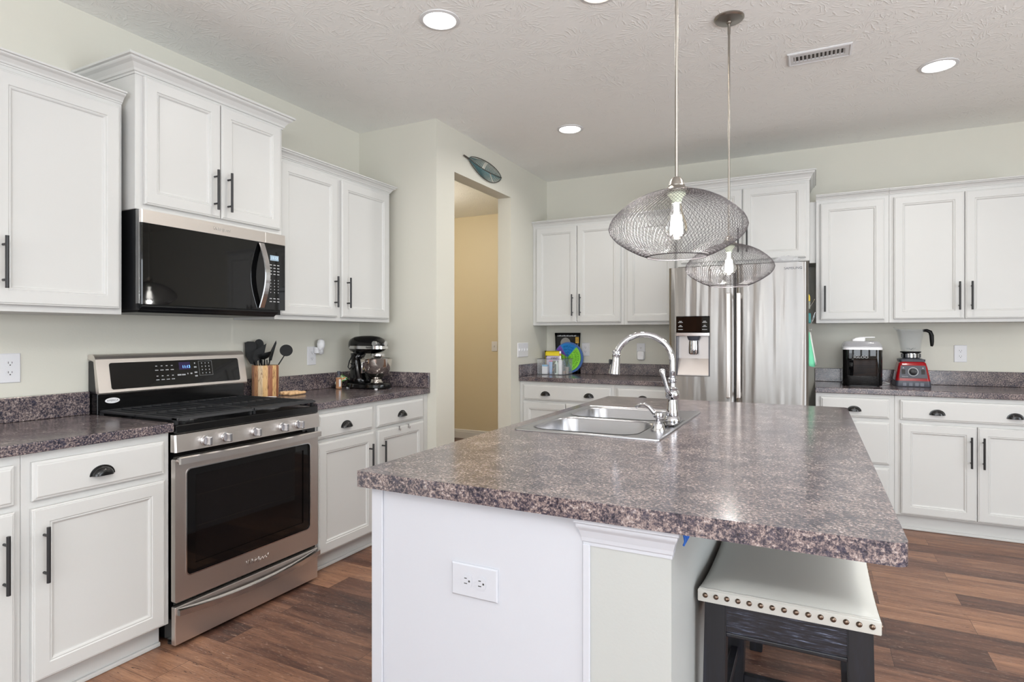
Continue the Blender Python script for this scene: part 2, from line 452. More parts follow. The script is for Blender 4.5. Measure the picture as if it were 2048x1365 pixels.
# right wall with a glazed opening, front wall with a wide window
bm = NB(); poly_hole(bm, [(YF-.1, 0), (YB+.1, 0), (YB+.1, ZC), (YF-.1, ZC)], [[(-.7, .02), (-.7, 2.35), (2.5, 2.35), (2.5, .02)]], TX(XR), 0, .1)
struct('wall_right', bm, M['wall'])
bm = NB(); poly_hole(bm, [(XW-.1, 0), (XR+.1, 0), (XR+.1, ZC), (XW-.1, ZC)], [[(-1.72, .25), (-1.72, 2.4), (2.26, 2.4), (2.26, .25)]], TY(YF-.1, 1), 0, .1)
struct('wall_front', bm, M['wall'])
bm = NB()
for u in (-1.815, -1.015, -.215, .585, 1.385, 2.185): box(bm, u, u+.17, YF-.07, YF+.01, .25, 2.4)
for z in (.25, 1.30, 2.35): box(bm, -1.72, 2.26, YF-.06, YF, z, z+.05)
struct('window_1', bm, M['trimw'])
bm = NB()
for u in (-.7, .88, 2.43): box(bm, XR-.01, XR+.07, u, u+.07, .02, 2.35)
for z in (.02, 2.27): box(bm, XR, XR+.06, -.7, 2.5, z, z+.08)
struct('window_2', bm, M['trimw'])

bm = NB(); box(bm, -2.78, -1.98, YF, YF+.04, .01, 2.05)  # unseen door added to put a warm streak in the fridge reflection
for z0, z1 in ((.2, .95), (1.1, 1.9)):
    for u0 in (-2.68, -2.33): box(bm, u0, u0+.25, YF+.04, YF+.05, z0, z1, .004)
struct('reflection_door', bm, mat('stained wood reflection door', (150, 96, 56), .4))

# ------------------------------------------------------------------ cabinets
def crown(bm, path, z0, h, w):
    prof = [(0, 0), (.08, 0), (.10, .12), (.20, .16), (.26, .30), (.50, .56), (.74, .68), (.80, .74), (.82, .82), (1.0, .86), (1.0, 1.0), (0, 1.0)]
    loops = [[(p[0]+d[0]*o*w, p[1]+d[1]*o*w, z0+z*h) for p, d in path] for o, z in prof]
    # loops run along the path: build faces between profile rows
    rows = [[bm.verts.new(q) for q in lp] for lp in loops]
    for a, b in zip(rows, rows[1:]):
        for i in range(len(a)-1): bm.faces.new([a[i], a[i+1], b[i+1], b[i]])
    for i in range(len(rows[0])-1): bm.faces.new([rows[-1][i], rows[-1][i+1], rows[0][i+1], rows[0][i]])
    for e in (0, -1): bm.faces.new([r[e] for r in rows])
def cabinet(side, name, label, cat, u0, u1, z0, z1, depth, F, fronts, toe=None, crown_h=None, crown_ends=(0, 0), group=None):
    """side 'L': on the left wall facing +x ; side 'B': on the back wall facing -y. F = face frame plane"""
    if side == 'L':
        T = TX(F); base = (F-depth/2, (u0+u1)/2, 0 if toe else z0)
    else:
        T = TY(F); base = (((u0+u1)/2), F+depth/2, 0 if toe else z0)
    t = thing(name, label, cat, base, group)
    bm = NB(); a = T(u0, z0, -depth); b = T(u1, z1, 0)
    box(bm, a[0], b[0], a[1], b[1], a[2], b[2], .0015, 1)
    obj('body', bm, M['cab'], t)
    if toe:
        bm = NB(); a = T(u0+.001, 0.001, -depth); b = T(u1-.001, z0+.001, -toe); box(bm, a[0], b[0], a[1], b[1], a[2], b[2])
        a = T(u0+.001, 0.001, -toe); b = T(u1-.001, .018, -toe+.014); box(bm, a[0], b[0], a[1], b[1], a[2], b[2], .004, 2)
        obj('toe_kick', bm, M['cab'], t)
    for fr in fronts:
        kind, a, b, c, d = fr[:5]
        if kind == 'door':
            o = obj('door', front_bm(lambda u, v, n: T(u, v, n+.0008), a, b, c, d, DOOR), M['cab'], t)
            if fr[5] is not None:
                o2 = obj('handle', bar_pull_bm(T, fr[5], fr[6], fr[7], .0195), M['satinblack'], o, smooth='auto')
        else:
            prof = DRAWER
            o = obj('drawer', front_bm(lambda u, v, n: T(u, v, n+.0008), a, b, c, d, prof), M['cab'], t)
            for u in fr[5]:
                obj('cup_handle', cup_pull_bm(T, u, fr[6] if len(fr) > 6 else .776, .0185), M['cup'], o, smooth='auto')
    if crown_h:
        bm = NB(); h, w = crown_h
        dl = (1, 0) if side == 'L' else (0, -1)      # outward
        al = (0, 1) if side == 'L' else (1, 0)       # along
        def P(u, out): 
            q = T(u, 0, out); return (q[0], q[1])
        path = []
        if crown_ends[0]: path += [(P(u0, -depth), (-al[0], -al[1])), (P(u0, 0), (dl[0]-al[0], dl[1]-al[1]))]
        else: path += [(P(u0, 0), dl)]
        if crown_ends[1]: path += [(P(u1, 0), (dl[0]+al[0], dl[1]+al[1])), (P(u1, -depth), al)]
        else: path += [(P(u1, 0), dl)]
        crown(bm, path, z1-.006, h, w)
        obj('crown_moulding', bm, M['cab'], t)
    return t
UB, UT = 1.355, 2.243
FL, FB = -2.589, 4.851      # uppers face planes
BL, BB = -2.325, 4.586      # bases face planes
DU0, DU1 = 1.379, 2.218
H0, H1 = 1.436, 1.622
# left wall uppers
cabinet('L', 'wall_cabinet', 'white single-door wall cabinet at the far left edge, left of the microwave', 'cabinet', 1.005, 1.4815, UB, UT, .325, FL,
        [('door', 1.030, 1.466, DU0, DU1, 1.064, H0, H1)], crown_h=(.046, .040))
cabinet('L', 'wall_cabinet', 'taller white two-door wall cabinet with deep crown directly above the microwave', 'cabinet', 1.503, 2.272, 1.800, 2.372, .383, -2.532,
        [('door', 1.534, 1.892, 1.824, 2.364, 1.858, 1.857, 2.044), ('door', 1.897, 2.250, 1.824, 2.364, 1.930, 1.857, 2.044)], crown_h=(.068, .050), crown_ends=(1, 1))
cabinet('L', 'wall_cabinet', 'white two-door wall cabinet right of the microwave, above the stand mixer', 'cabinet', 2.2735, 3.246, UB, UT, .325, FL,
        [('door', 2.298, 2.733, DU0, DU1, 2.704, H0, H1), ('door', 2.768, 3.219, DU0, DU1, 2.812, H0, H1)], crown_h=(.046, .040), crown_ends=(0, 1))
# left wall bases
cabinet('L', 'base_cabinet', 'white base cabinet cut by the left edge of the photo, farthest from the range', 'cabinet', .52, 1.0095, .102, .876, .585, BL,
        [('drawer', .545, .988, .716, .846, [.766]), ('door', .545, .988, .112, .694, .957, .442, .630)], toe=.062)
cabinet('L', 'base_cabinet', 'white base cabinet with one drawer and door, immediately left of the range', 'cabinet', 1.0105, 1.513, .102, .876, .585, BL,
        [('drawer', 1.037, 1.486, .716, .846, [1.252]), ('door', 1.035, 1.487, .112, .690, 1.068, .442, .628)], toe=.062)
cabinet('L', 'base_cabinet', 'white two-drawer two-door base cabinet between the range and the wall corner', 'cabinet', 2.296, 3.272, .102, .876, .585, BL,
        [('drawer', 2.312, 2.744, .720, .850, [2.518]), ('drawer', 2.785, 3.250, .720, .850, [3.015]),
         ('door', 2.312, 2.751, .114, .700, 2.708, .450, .638), ('door', 2.787, 3.250, .114, .700, 2.822, .450, .638)], toe=.062)
o = obj('trim_filler', bx(BL-.02, BL+.001, 3.273, 3.3155, .0, .876), M['cab']); o.name = 'trim_1'; o['kind'] = 'structure'
# back wall uppers
cabinet('B', 'wall_cabinet', 'white two-door wall cabinet in the back left corner beside the doorway', 'cabinet', -2.2505, -1.411, UB, UT, .313, FB,
        [('door', -2.212, -1.829, DU0, DU1, -1.862, H0, H1), ('door', -1.824, -1.437, DU0, DU1, -1.792, H0, H1)], crown_h=(.044, .038))
cabinet('B', 'wall_cabinet', 'white single-door wall cabinet between the corner cabinet and the fridge', 'cabinet', -1.410, -.946, UB, UT, .313, FB,
        [('door', -1.383, -.990, DU0, DU1, -1.022, H0, H1)], crown_h=(.044, .038))
cabinet('B', 'wall_cabinet', 'raised white two-door cabinet with deep crown directly above the fridge', 'cabinet', -.944, -.026, 1.797, 2.375, .460, 4.704,
        [('door', -.915, -.474, 1.822, 2.350, -.497, 1.880, 2.060), ('door', -.468, -.048, 1.822, 2.350, -.437, 1.880, 2.060)], crown_h=(.068, .042), crown_ends=(1, 1))
cabinet('B', 'wall_cabinet', 'white single-door wall cabinet right of the fridge, above the ice maker', 'cabinet', .015, .4645, UB, UT, .313, FB,
        [('door', .044, .437, DU0, DU1, .072, H0, H1)], crown_h=(.044, .038))
cabinet('B', 'wall_cabinet', 'wide white two-door wall cabinet at the right edge, above the wall outlet', 'cabinet', .4655, 1.325, UB, UT, .313, FB,
        [('door', .492, .885, DU0, DU1, .856, H0, H1), ('door', .889, 1.285, DU0, DU1, .922, H0, H1)], crown_h=(.044, .038))
o = struct('trim_2', bx(-.0255, .0145, 4.87, 5.165, 1.797, 2.243), M['cab'])
# back wall bases
cabinet('B', 'base_cabinet', 'white base cabinet in the back corner under the organiser bin, one wide two-pull drawer', 'cabinet', -2.2505, -1.414, .102, .876, .575, BB,
        [('drawer', -2.213, -1.438, .720, .850, [-2.005, -1.622]), ('door', -2.213, -1.829, .112, .700, -1.862, .45, .636), ('door', -1.824, -1.438, .112, .700, -1.79, .45, .636)], toe=.05)
cabinet('B', 'base_cabinet', 'white base cabinet mostly hidden behind the island, immediately left of the fridge', 'cabinet', -1.413, -.965, .102, .876, .575, BB,
        [('drawer', -1.390, -.990, .720, .850, [-1.182]), ('door', -1.390, -.990, .112, .700, -1.36, .45, .636)], toe=.05)
cabinet('B', 'base_cabinet', 'white three-drawer base cabinet immediately right of the fridge', 'cabinet', .012, .4695, .102, .876, .575, BB,
        [('drawer', .042, .441, .722, .850, [.240]), ('drawer', .042, .441, .420, .696, [.240], .575), ('drawer', .042, .441, .114, .398, [.240], .27)], toe=.05)
cabinet('B', 'base_cabinet', 'wide white base cabinet at the right edge with two doors under one drawer', 'cabinet', .4705, 1.325, .102, .876, .575, BB,
        [('drawer', .500, 1.292, .722, .850, [.697, 1.085]), ('door', .504, .898, .114, .698, .868, .446, .638), ('door', .903, 1.292, .114, .698, .930, .446, .638)], toe=.05)

# ------------------------------------------------------------------ worktops
def slab(bm, x0, x1, y0, y1, z0, z1, b=.004): box(bm, x0, x1, y0, y1, z0, z1, b, 2)
ZT = .914
def worktop(label, loc, top, splashes):
    t = thing('worktop', label, 'countertop', loc)
    bm = NB(); slab(bm, *top, .8775, ZT); obj('slab', bm, M['granite'], t)
    for s in splashes:
        bm = NB(); slab(bm, *s, ZT+.0006, 1.016, .003); obj('backsplash', bm, M['granite'], t)
    return t
worktop('short speckled brown laminate worktop running off the left edge, left of the range', (-2.6, 1.0, .8775), (XW+.001, -2.300, .50, 1.521), [(XW+.001, -2.897, .50, 1.521)])
worktop('speckled brown laminate worktop carrying the mixer and wooden crock', (-2.6, 2.8, .8775), (XW+.001, -2.300, 2.2955, YS-.001), [(XW+.001, -2.897, 2.2955, YS-.001), (-2.8965, -2.300, YS-.020, YS-.001)])
worktop('speckled brown laminate worktop carrying the clear organiser bin, left of the fridge', (-1.6, 4.86, .8775), (XO+.001, -.962, 4.560, YB-.001), [(XO+.001, -.962, YB-.020, YB-.001), (XO+.001, XO+.020, 4.560, YB-.0205)])
worktop('speckled brown laminate worktop carrying the ice maker and blender, right of the fridge', (.7, 4.86, .8775), (.008, 1.45, 4.560, YB-.001), [(.008, 1.45, YB-.020, YB-.001)])

# ------------------------------------------------------------------ island
IX0, IX1, IY0, IY1 = -1.067, .1455, 1.2028, 3.3426
SX0, SX1, SY0, SY1 = -.985, -.480, 2.012, 2.790     # sink cut-out
bm = NB()
outer = []
for cx, cy, r, a0 in ((IX1-.022, IY1-.022, .022, 0), (IX0+.004, IY1-.004, .004, 90), (IX0+.004, IY0+.004, .004, 180), (IX1-.022, IY0+.022, .022, 270)):
    for i in range(7):
        a = math.radians(a0+15*i); outer.append((cx+r*math.cos(a), cy+r*math.sin(a)))
poly_hole(bm, outer, [[(SX0, SY0), (SX0, SY1), (SX1, SY1), (SX1, SY0)]], TZ(.8727), 0, ZT-.8727)
isl_top = recentre(obj('island_worktop', bm, M['granite'], smooth='auto'))
tag(isl_top, 'large speckled granite-look island worktop with rounded right corners, holding the sink', 'countertop')
isl = thing('kitchen_island', 'white painted island base with pale grey knee wall under the speckled top', 'kitchen island', (-.64, 2.27, 0))
bm = NB(); 
box(bm, -1.028, -.450, 1.228, 1.246, .001, .8722)
box(bm, -1.028, -1.010, 1.246, 3.318, .001, .8722); box(bm, -1.010, -.45, 3.300, 3.318, .001, .8722); box(bm, -1.01, -.45, 1.246, 3.3, .001, .09)
obj('body', bm, M['islew'], isl)
bm = NB(); box(bm, -1.034, -.998, 1.222, 1.2279, .001, .8722, .002, 1); obj('corner_strip', bm, M['islew'], isl)
bm = NB(); box(bm, -.4495, -.259, 1.2285, 3.318, .001, .8722); obj('knee_wall', bm, M['knee'], isl)
bm = NB(); box(bm, -.4495, -.432, 1.2225, 1.2283, .001, .815, .002, 1); obj('seam_strip', bm, M['islew'], isl)
bm = NB()
crown(bm, [((-.447, 1.246), (-1, 0)), ((-.447, 1.228), (-1, -1)), ((-.2585, 1.228), (1, -1)), ((-.2585, 1.246), (1, 0))], .812, .060, .018)
obj('crown_moulding', bm, M['islew'], isl)
bm = NB()
for i in range(4):
    tube(bm, [(-.236+.002*i, 1.262+.004*i, .8695), (-.240+.004*i, 1.258+.003*i, .858), (-.236-.002*i, 1.254+.004*i, .842-.004*i)], .0022, 5)
obj('tape_scrap', bm, M_col('blue painter tape', (20, 96, 190)), isl)['label'] = 'torn scrap of blue painter tape'
def outlet_bm_parts(T, parent, u0, u1, v0, v1, horiz=False, n0=0.0005, rec=2, pm='plate'):
    bm = NB(); uc, vc = (u0+u1)/2, (v0+v1)/2
    loft(bm, inset_loops(T, u0, u1, v0, v1, [(0, n0), (0, n0+.003), (.003, n0+.0055)]))
    obj('cover_plate', bm, M[pm], parent)
    for k in range(rec):
        d = .0195*(1 if k else -1)
        cu, cv = (uc+d, vc) if horiz else (uc, vc+d)
        bm = NB(); a = rrect(-.0165, .0165, -.0140, .0140, .012, 5)
        pts = [((cu+q, cv+p) if horiz else (cu+p, cv+q)) for p, q in a]
        prism(bm, pts, T, n0+.0055, n0+.0068); r = obj('receptacle', bm, M[pm], parent)
        bm = NB()
        for (p, q, w, h) in ((-.0062, .003, .0010, .0042), (.0062, .003, .0010, .0034), (0, -.0068, .0022, .0022)):
            if horiz: p, q, w, h = -q, p, h, w
            pr = [(cu+p-w, cv+q-h), (cu+p+w, cv+q-h), (cu+p+w, cv+q+h), (cu+p-w, cv+q+h)]
            prism(bm, pr, T, n0+.0069, n0+.0073)
        obj('slots', bm, M['slot'], r)
ip = obj('outlet', bx(-.788, -.656, 1.2274, 1.2279, .638, .722), M['islew'], isl)
outlet_bm_parts(TY(1.2274), ip, -.785, -.659, .641, .719, True, .0002, 2, 'islew')

# ------------------------------------------------------------------ sink
ZS = ZT+.001
sink = thing('sink', 'stainless double-bowl drop-in sink set in the island worktop', 'sink', (-.733, 2.40, .75))
B1 = rrect(-.965, -.558, 2.035, 2.385, .075, 8); B2 = rrect(-.965, -.558, 2.430, 2.780, .075, 8)
bm = NB(); T = TZ(ZS)
out0 = rrect(-1.006, -.458, 1.990, 2.816, .018, 5)
poly_hole(bm, rrect(-1.002, -.462, 1.994, 2.812, .016, 5), [list(reversed(B1)), list(reversed(B2))], T, .0008, .0030)
loft(bm, [[(u, v, ZS-.0005) for u, v in out0], [(u, v, ZS+.004) for u, v in rrect(-1.005, -.459, 1.991, 2.815, .018, 5)], [(u, v, ZS+.0052) for u, v in rrect(-1.000, -.464, 1.996, 2.810, .016, 5)], [(u, v, ZS+.0029) for u, v in rrect(-.996, -.468, 2.000, 2.806, .014, 5)]], False, False)
obj('rim', bm, M['sinksteel'], sink, smooth='auto')
for (u0, u1, v0, v1) in ((-.965, -.558, 2.035, 2.385), (-.965, -.558, 2.430, 2.780)):
    bm = NB(); L = []
    for i, z, r in ((-.004, .0045, .079), (0, .0035, .075), (.004, -.004, .072), (.010, -.10, .068), (.016, -.140, .06), (.040, -.160, .05), (.075, -.164, .03)):
        L.append([(u, v, ZS+z) for u, v in rrect(u0+i, u1-i, v0+i, v1-i, max(r-.0*i, .012), 8)])
    loft(bm, L, False, True)
    b = obj('bowl', bm, M['sinksteel'], sink, smooth=True)
    bm = NB(); lathe(bm, [(.042, 0), (.042, .003), (.030, .003), (.028, .001)], ((u0+u1)/2, (v0+v1)/2, ZS-.1638), 24); obj('drain', bm, M['chrome'], b, smooth='auto')

# faucet
FX, FY, FZ = -.503, 2.405, ZS+.0032
fc = thing('kitchen_faucet', 'tall chrome gooseneck pull-down faucet standing behind the island sink', 'faucet', (FX, FY, FZ))
bm = NB(); L = [[(FX+u, FY+v, FZ+z) for u, v in rrect(-.030+i, .030-i, -.125+i, .125-i, .029-i, 8)] for i, z in ((0, 0), (0, .004), (.003, .007))]
loft(bm, L); obj('deck_plate', bm, M_col('dark mirror chrome', (60, 60, 62)), fc, smooth='auto'); M['dark mirror chrome'].node_tree.nodes['Principled BSDF'].inputs['Metallic'].default_value = 1; M['dark mirror chrome'].node_tree.nodes['Principled BSDF'].inputs['Roughness'].default_value = .08
bm = NB(); lathe(bm, [(.031, .007), (.032, .014), (.028, .022), (.024, .028), (.025, .034), (.021, .060), (.0185, .085), (.018, .094), (.022, .098), (.027, .106), (.0285, .116), (.026, .126), (.020, .132), (.022, .137), (.016, .142), (.0125, .146), (.0125, .160), (.017, .163), (.018, .168), (.0135, .171), (.018, .176), (.017, .180), (.012, .183)], (FX, FY, FZ), 28)
obj('body', bm, M['chrome'], fc, smooth='auto')
R_ = .112; zc = 1.160
pts = [(FX, FY, FZ+.18), (FX, FY, zc-.03)]+[(FX-R_+R_*math.cos(a), FY-.018*(1-math.cos(a)), zc+R_*math.sin(a)) for a in [PI*.86*i/18 for i in range(19)]]
e = pts[-1]; d = Vector(e)-Vector(pts[-2]); d.normalize()
e1 = Vector(e)+d*.012
bm = NB(); tube(bm, pts+[tuple(e1)], .0125, 16); obj('spout', bm, M['chrome'], fc, smooth=True)
def cone_along(bm, p, d, prof, seg=24):
    d = Vector(d).normalized(); a = d.cross(Vector((0, 1, 0))).normalized(); b = d.cross(a)
    loft(bm, [[tuple(Vector(p)+d*h+a*r*math.cos(2*PI*k/seg)+b*r*math.sin(2*PI*k/seg)) for k in range(seg)] for r, h in prof])
dd = Vector((-.10, 0, -1)).normalized()
bm = NB(); cone_along(bm, e1-dd*.008, dd, [(.0135, 0), (.018, .003), (.0185, .008), (.015, .011), (.0185, .015), (.017, .019), (.0165, .030), (.021, .075), (.0235, .094), (.021, .098), (.012, .098)])
hd = obj('spray_head', bm, M['chrome'], fc, smooth='auto')
hp = e1+dd*.035+Vector((-.021, -.004, 0))
bm = NB(); box(bm, hp.x-.005, hp.x+.003, hp.y-.008, hp.y+.008, hp.z-.014, hp.z+.008, .003); obj('spray_button', bm, M['blackplastic'], hd)
bm = NB(); tube(bm, [(FX-.004, FY-.022, FZ+.118), (FX-.010, FY-.040, FZ+.132), (FX-.014, FY-.046, FZ+.150), (FX-.024, FY-.052, FZ+.190), (FX-.029, FY-.055, FZ+.212), (FX-.030, FY-.056, FZ+.218)], [.012, .010, .0075, .0085, .0125, .009], 16)
obj('lever_handle', bm, M['chrome'], fc, smooth=True)
# soap pump
SXp, SYp = -.508, 2.185
sp = thing('soap_dispenser', 'short chrome pump soap dispenser beside the faucet on the sink deck', 'soap dispenser', (SXp, SYp, FZ))
bm = NB(); lathe(bm, [(.027, 0), (.027, .005), (.021, .022), (.018, .028), (.010, .030), (.009, .042), (.011, .046), (.018, .050), (.0195, .058), (.018, .066), (.010, .069)], (SXp, SYp, FZ), 24); obj('base', bm, M['chrome'], sp, smooth='auto')
bm = NB(); tube(bm, [(SXp, SYp, FZ+.060), (SXp-.016, SYp, FZ+.066), (SXp-.032, SYp, FZ+.084), (SXp-.050, SYp, FZ+.094), (SXp-.070, SYp, FZ+.092), (SXp-.084, SYp, FZ+.082)], [.009, .009, .008, .007, .006, .006], 12); obj('pump_spout', bm, M['chrome'], sp, smooth=True)

# ------------------------------------------------------------------ wall outlets and switches
def outlet(label, side, uc, vc=1.135, F=None):
    T = TX(F) if side == 'L' else TY(F)
    p = T(uc, vc-.058, 0)
    t = thing('wall_outlet', label, 'outlet', p)
    outlet_bm_parts(T, t, uc-.037, uc+.037, vc-.060, vc+.060)
    return t
outlet('white duplex outlet on the left wall, left of the range', 'L', 1.229, 1.135, XW)
outlet('white duplex outlet between the wooden crock and the mixer, with air freshener plugged in', 'L', 2.858, 1.135, XW)
outlet('white duplex outlet beside the black chip bag, right of the organiser bin', 'B', -1.864, 1.137, YB)
outlet('white duplex outlet left of the fridge holding the small white plug-in', 'B', -1.352, 1.137, YB)
outlet('white duplex outlet on the wall right of the red blender', 'B', .922, 1.138, YB)
t = thing('plug_in_air_freshener', 'white egg-shaped plug-in air freshener on the outlet beside the mixer', 'air freshener', (XW+.008, 2.885, 1.17))
bm = NB(); lathe(bm, [(.001, -.036), (.016, -.030), (.025, -.012), (.027, .008), (.022, .028), (.012, .036), (.001, .038)], (XW+.045, 2.898, 1.205), 20, 'z', 0.9, 1.0); obj('shell', bm, M['white'], t, smooth=True)
bm = NB(); lathe(bm, [(.001, -.024), (.013, -.020), (.017, -.004), (.013, .018), (.004, .024)], (XW+.040, 2.905, 1.165), 16); obj('refill', bm, mat('pearl refill', (196, 196, 198), 0.15), t, smooth=True)
bm = NB(); box(bm, XW+.009, XW+.034, 2.872, 2.906, 1.150, 1.190, .004); obj('plug', bm, M['white'], t)
t = thing('night_light', 'small white rounded plug-in night light on outlet behind the faucet', 'night light', (-1.345, YB-.008, 1.055))
bm = NB(); T = TY(YB-.0085)
loft(bm, [[T(u, v, n) for u, v in rrect(-1.379+i, -1.315-i, 1.050+i, 1.130-i, .014, 5)] for i, n in ((0, 0), (0, .022), (.004, .030))]); obj('body', bm, M['white'], t, smooth='auto')
bm = NB(); loft(bm, [[T(u, v, n) for u, v in rrect(-1.374+i, -1.320-i, 1.054+i, 1.090-i, .010, 5)] for i, n in ((0, .0302), (.002, .034))]); obj('lens', bm, mat('frosted lens', (246, 246, 248), .2), t, smooth='auto')
def switch_plate(label, T, loc, u0, u1, v0, v1, n):
    t = thing('light_switch', label, 'light switch', loc)
    bm = NB(); loft(bm, inset_loops(T, u0, u1, v0, v1, [(0, .0005), (0, .0035), (.004, .0065)])); obj('cover_plate', bm, M['plate'], t)
    for i in range(n):
        u = u0+(u1-u0)*(i+.5)/n if n > 1 else (u0+u1)/2; vc = (v0+v1)/2
        bm = NB(); loft(bm, [[T(u-.005, vc-.011, .0066), T(u+.005, vc-.011, .0066), T(u+.005, vc+.011, .0066), T(u-.005, vc+.011, .0066)], [T(u-.004, vc-.002, .0145), T(u+.004, vc-.002, .0145), T(u+.004, vc+.009, .0145), T(u-.004, vc+.009, .0145)]])
        obj('toggle', bm, M['plate'], t)
switch_plate('white four-gang toggle switch plate beside the doorway, above the worktop corner', TX(XO), (XO+.003, 4.64, 1.08), 4.535, 4.742, 1.080, 1.202, 4)
switch_plate('white single switch plate on the tan hall wall seen through the doorway', TY(6.25), (-3.40, 6.247, 1.08), -3.445, -3.370, 1.075, 1.193, 1)

# ------------------------------------------------------------------ range
RY0, RY1 = 1.5245, 2.292
rg = thing('gas_range', 'freestanding stainless gas range with black cooktop and glass oven door', 'range', (-2.6, 1.908, 0))
bm = NB(); box(bm, -2.905, -2.312, RY0, RY1-.001, .030, .868); obj('body', bm, M['black'], rg)
bm = NB()
for y in (RY0+.03, RY1-.03):
    for x in (-2.85, -2.36): lathe(bm, [(.020, .001), (.020, .010), (.010, .014), (.010, .032)], (x, y, 0), 14)
obj('levelling_foot', bm, M['satinblack'], rg)
bm = NB(); box(bm, -2.905, -2.292, RY0-.001, RY1, .868, .904, .004); obj('cooktop', bm, M['black'], rg)
bm = NB(); L = []   # control panel: steel fascia leaning slightly
for y, n in ((RY0-.012, 0), (RY0-.012, .026), (RY0-.006, .032), (RY1-.002, .032), (RY1+.004-.006, .026), (RY1-.002, 0)):
    L.append([(-2.312+n, y, .796), (-2.312+n*.86, y, .866)])
rows = [[bm.verts.new(p) for p in lp] for lp in L]
for a, b in zip(rows, rows[1:]): bm.faces.new([a[0], b[0], b[1], a[1]])
bm.faces.new([r[0] for r in rows]); bm.faces.new([r[1] for r in rows])
cp = obj('control_panel', bm, M['steel'], rg)
for i, y in enumerate((1.642, 1.737, 1.891, 2.048, 2.145)):
    bm = NB(); lathe(bm, [(.021, 0), (.021, .008), (.0185, .011), (.018, .016)], (-2.2815, y, .827), 24, 'x')
    k = obj('knob', bm, M['knobsteel'], cp, smooth='auto')
    bm = NB(); box(bm, -2.2655, -2.238, y-.0065, y+.0065, .809, .845, .003); obj('knob_grip', bm, M['knobsteel'], k)
# oven door
D0 = RY0-.010; D1 = RY1-.008
bm = NB(); T = TX(-2.311)
win = rrect(1.562, 2.232, .284, .722, .022, 5)
outer = rrect(D0, D1, .190, .768, .006, 2)
poly_hole(bm, outer, [list(reversed(win))], T, 0, .026)
dr = obj('oven_door', bm, M['steel'], rg)
bm = NB(); poly_hole(bm, rrect(1.560, 2.234, .282, .724, .023, 5), [list(reversed(rrect(1.5645, 2.2295, .2865, .7195, .020, 5)))], T, .0262, .0275); obj('window_edge', bm, M['steeledge'], dr)
bm = NB(); poly_hole(bm, rrect(1.5635, 2.2305, .2855, .7205, .0205, 5), [[(1.605, .325), (1.605, .690), (2.190, .690), (2.190, .325)]], T, .0185, .0225); obj('window_frame', bm, M['blackglass'], dr)
bm = NB(); prism(bm, [(1.604, .324), (2.191, .324), (2.191, .691), (1.604, .691)], T, .0160, .0182)
gl = mat('smoked oven window', (20, 17, 17), 0.03, 0, Alpha=0.62); obj('window_glass', bm, gl, dr)
bm = NB(); box(bm, -2.3095, -2.3075, 1.60, 2.20, .31, .70); obj('oven_lining', bm, mat('dark oven lining', (26, 24, 25), .6), dr)
bm = NB()
for z in (.60, .47):
    tube(bm, [(-2.3045, 1.62, z), (-2.3045, 2.18, z)], .0020, 6)
for i in range(24): tube(bm, [(-2.3045, 1.63+i*.0232, .60), (-2.3045, 1.63+i*.0232, .592)], .0009, 5)
obj('oven_rack', bm, mat('dull rack wire', (120, 108, 92), .35, 1.0), dr)
def bow_bar(y0, y1, z0, z1, x0, bow, th, sag=0.0, n=20):
    bm = NB(); L = []
    for i in range(n+1):
        t = i/n; y = y0+(y1-y0)*t; b = 4*t*(1-t); x = x0+bow*b; s = -sag*b
        L.append([(x, y, z0+s), (x+th, y, z0+s+.002), (x+th, y, z1+s-.003), (x, y, z1+s)])
    loft(bm, L); return bm
h = obj('door_handle', bow_bar(1.515, 2.272, .750, .779, -2.262, .018, .014), M['barsteel'], dr)
bm = NB()
for y in (1.522, 2.250): box(bm, -2.2845, -2.258, y, y+.016, .756, .776, .003)
obj('handle_bracket', bm, M['steeledge'], h)
text('maker_name', 'Whirlpool', .030, M['steeledge'], dr, (-2.2845, 1.908, .236), '+x', .0008, shear=.25)
# drawer
bm = NB(); box(bm, -2.311, -2.286, D0, D1, .018, .172, .003); dw = obj('storage_drawer', bm, M['steel'], rg)
obj('drawer_handle', bow_bar(D0+.006, D1-.004, .140, .167, -2.2855, .012, .022, .022), M['steeledge'], dw)
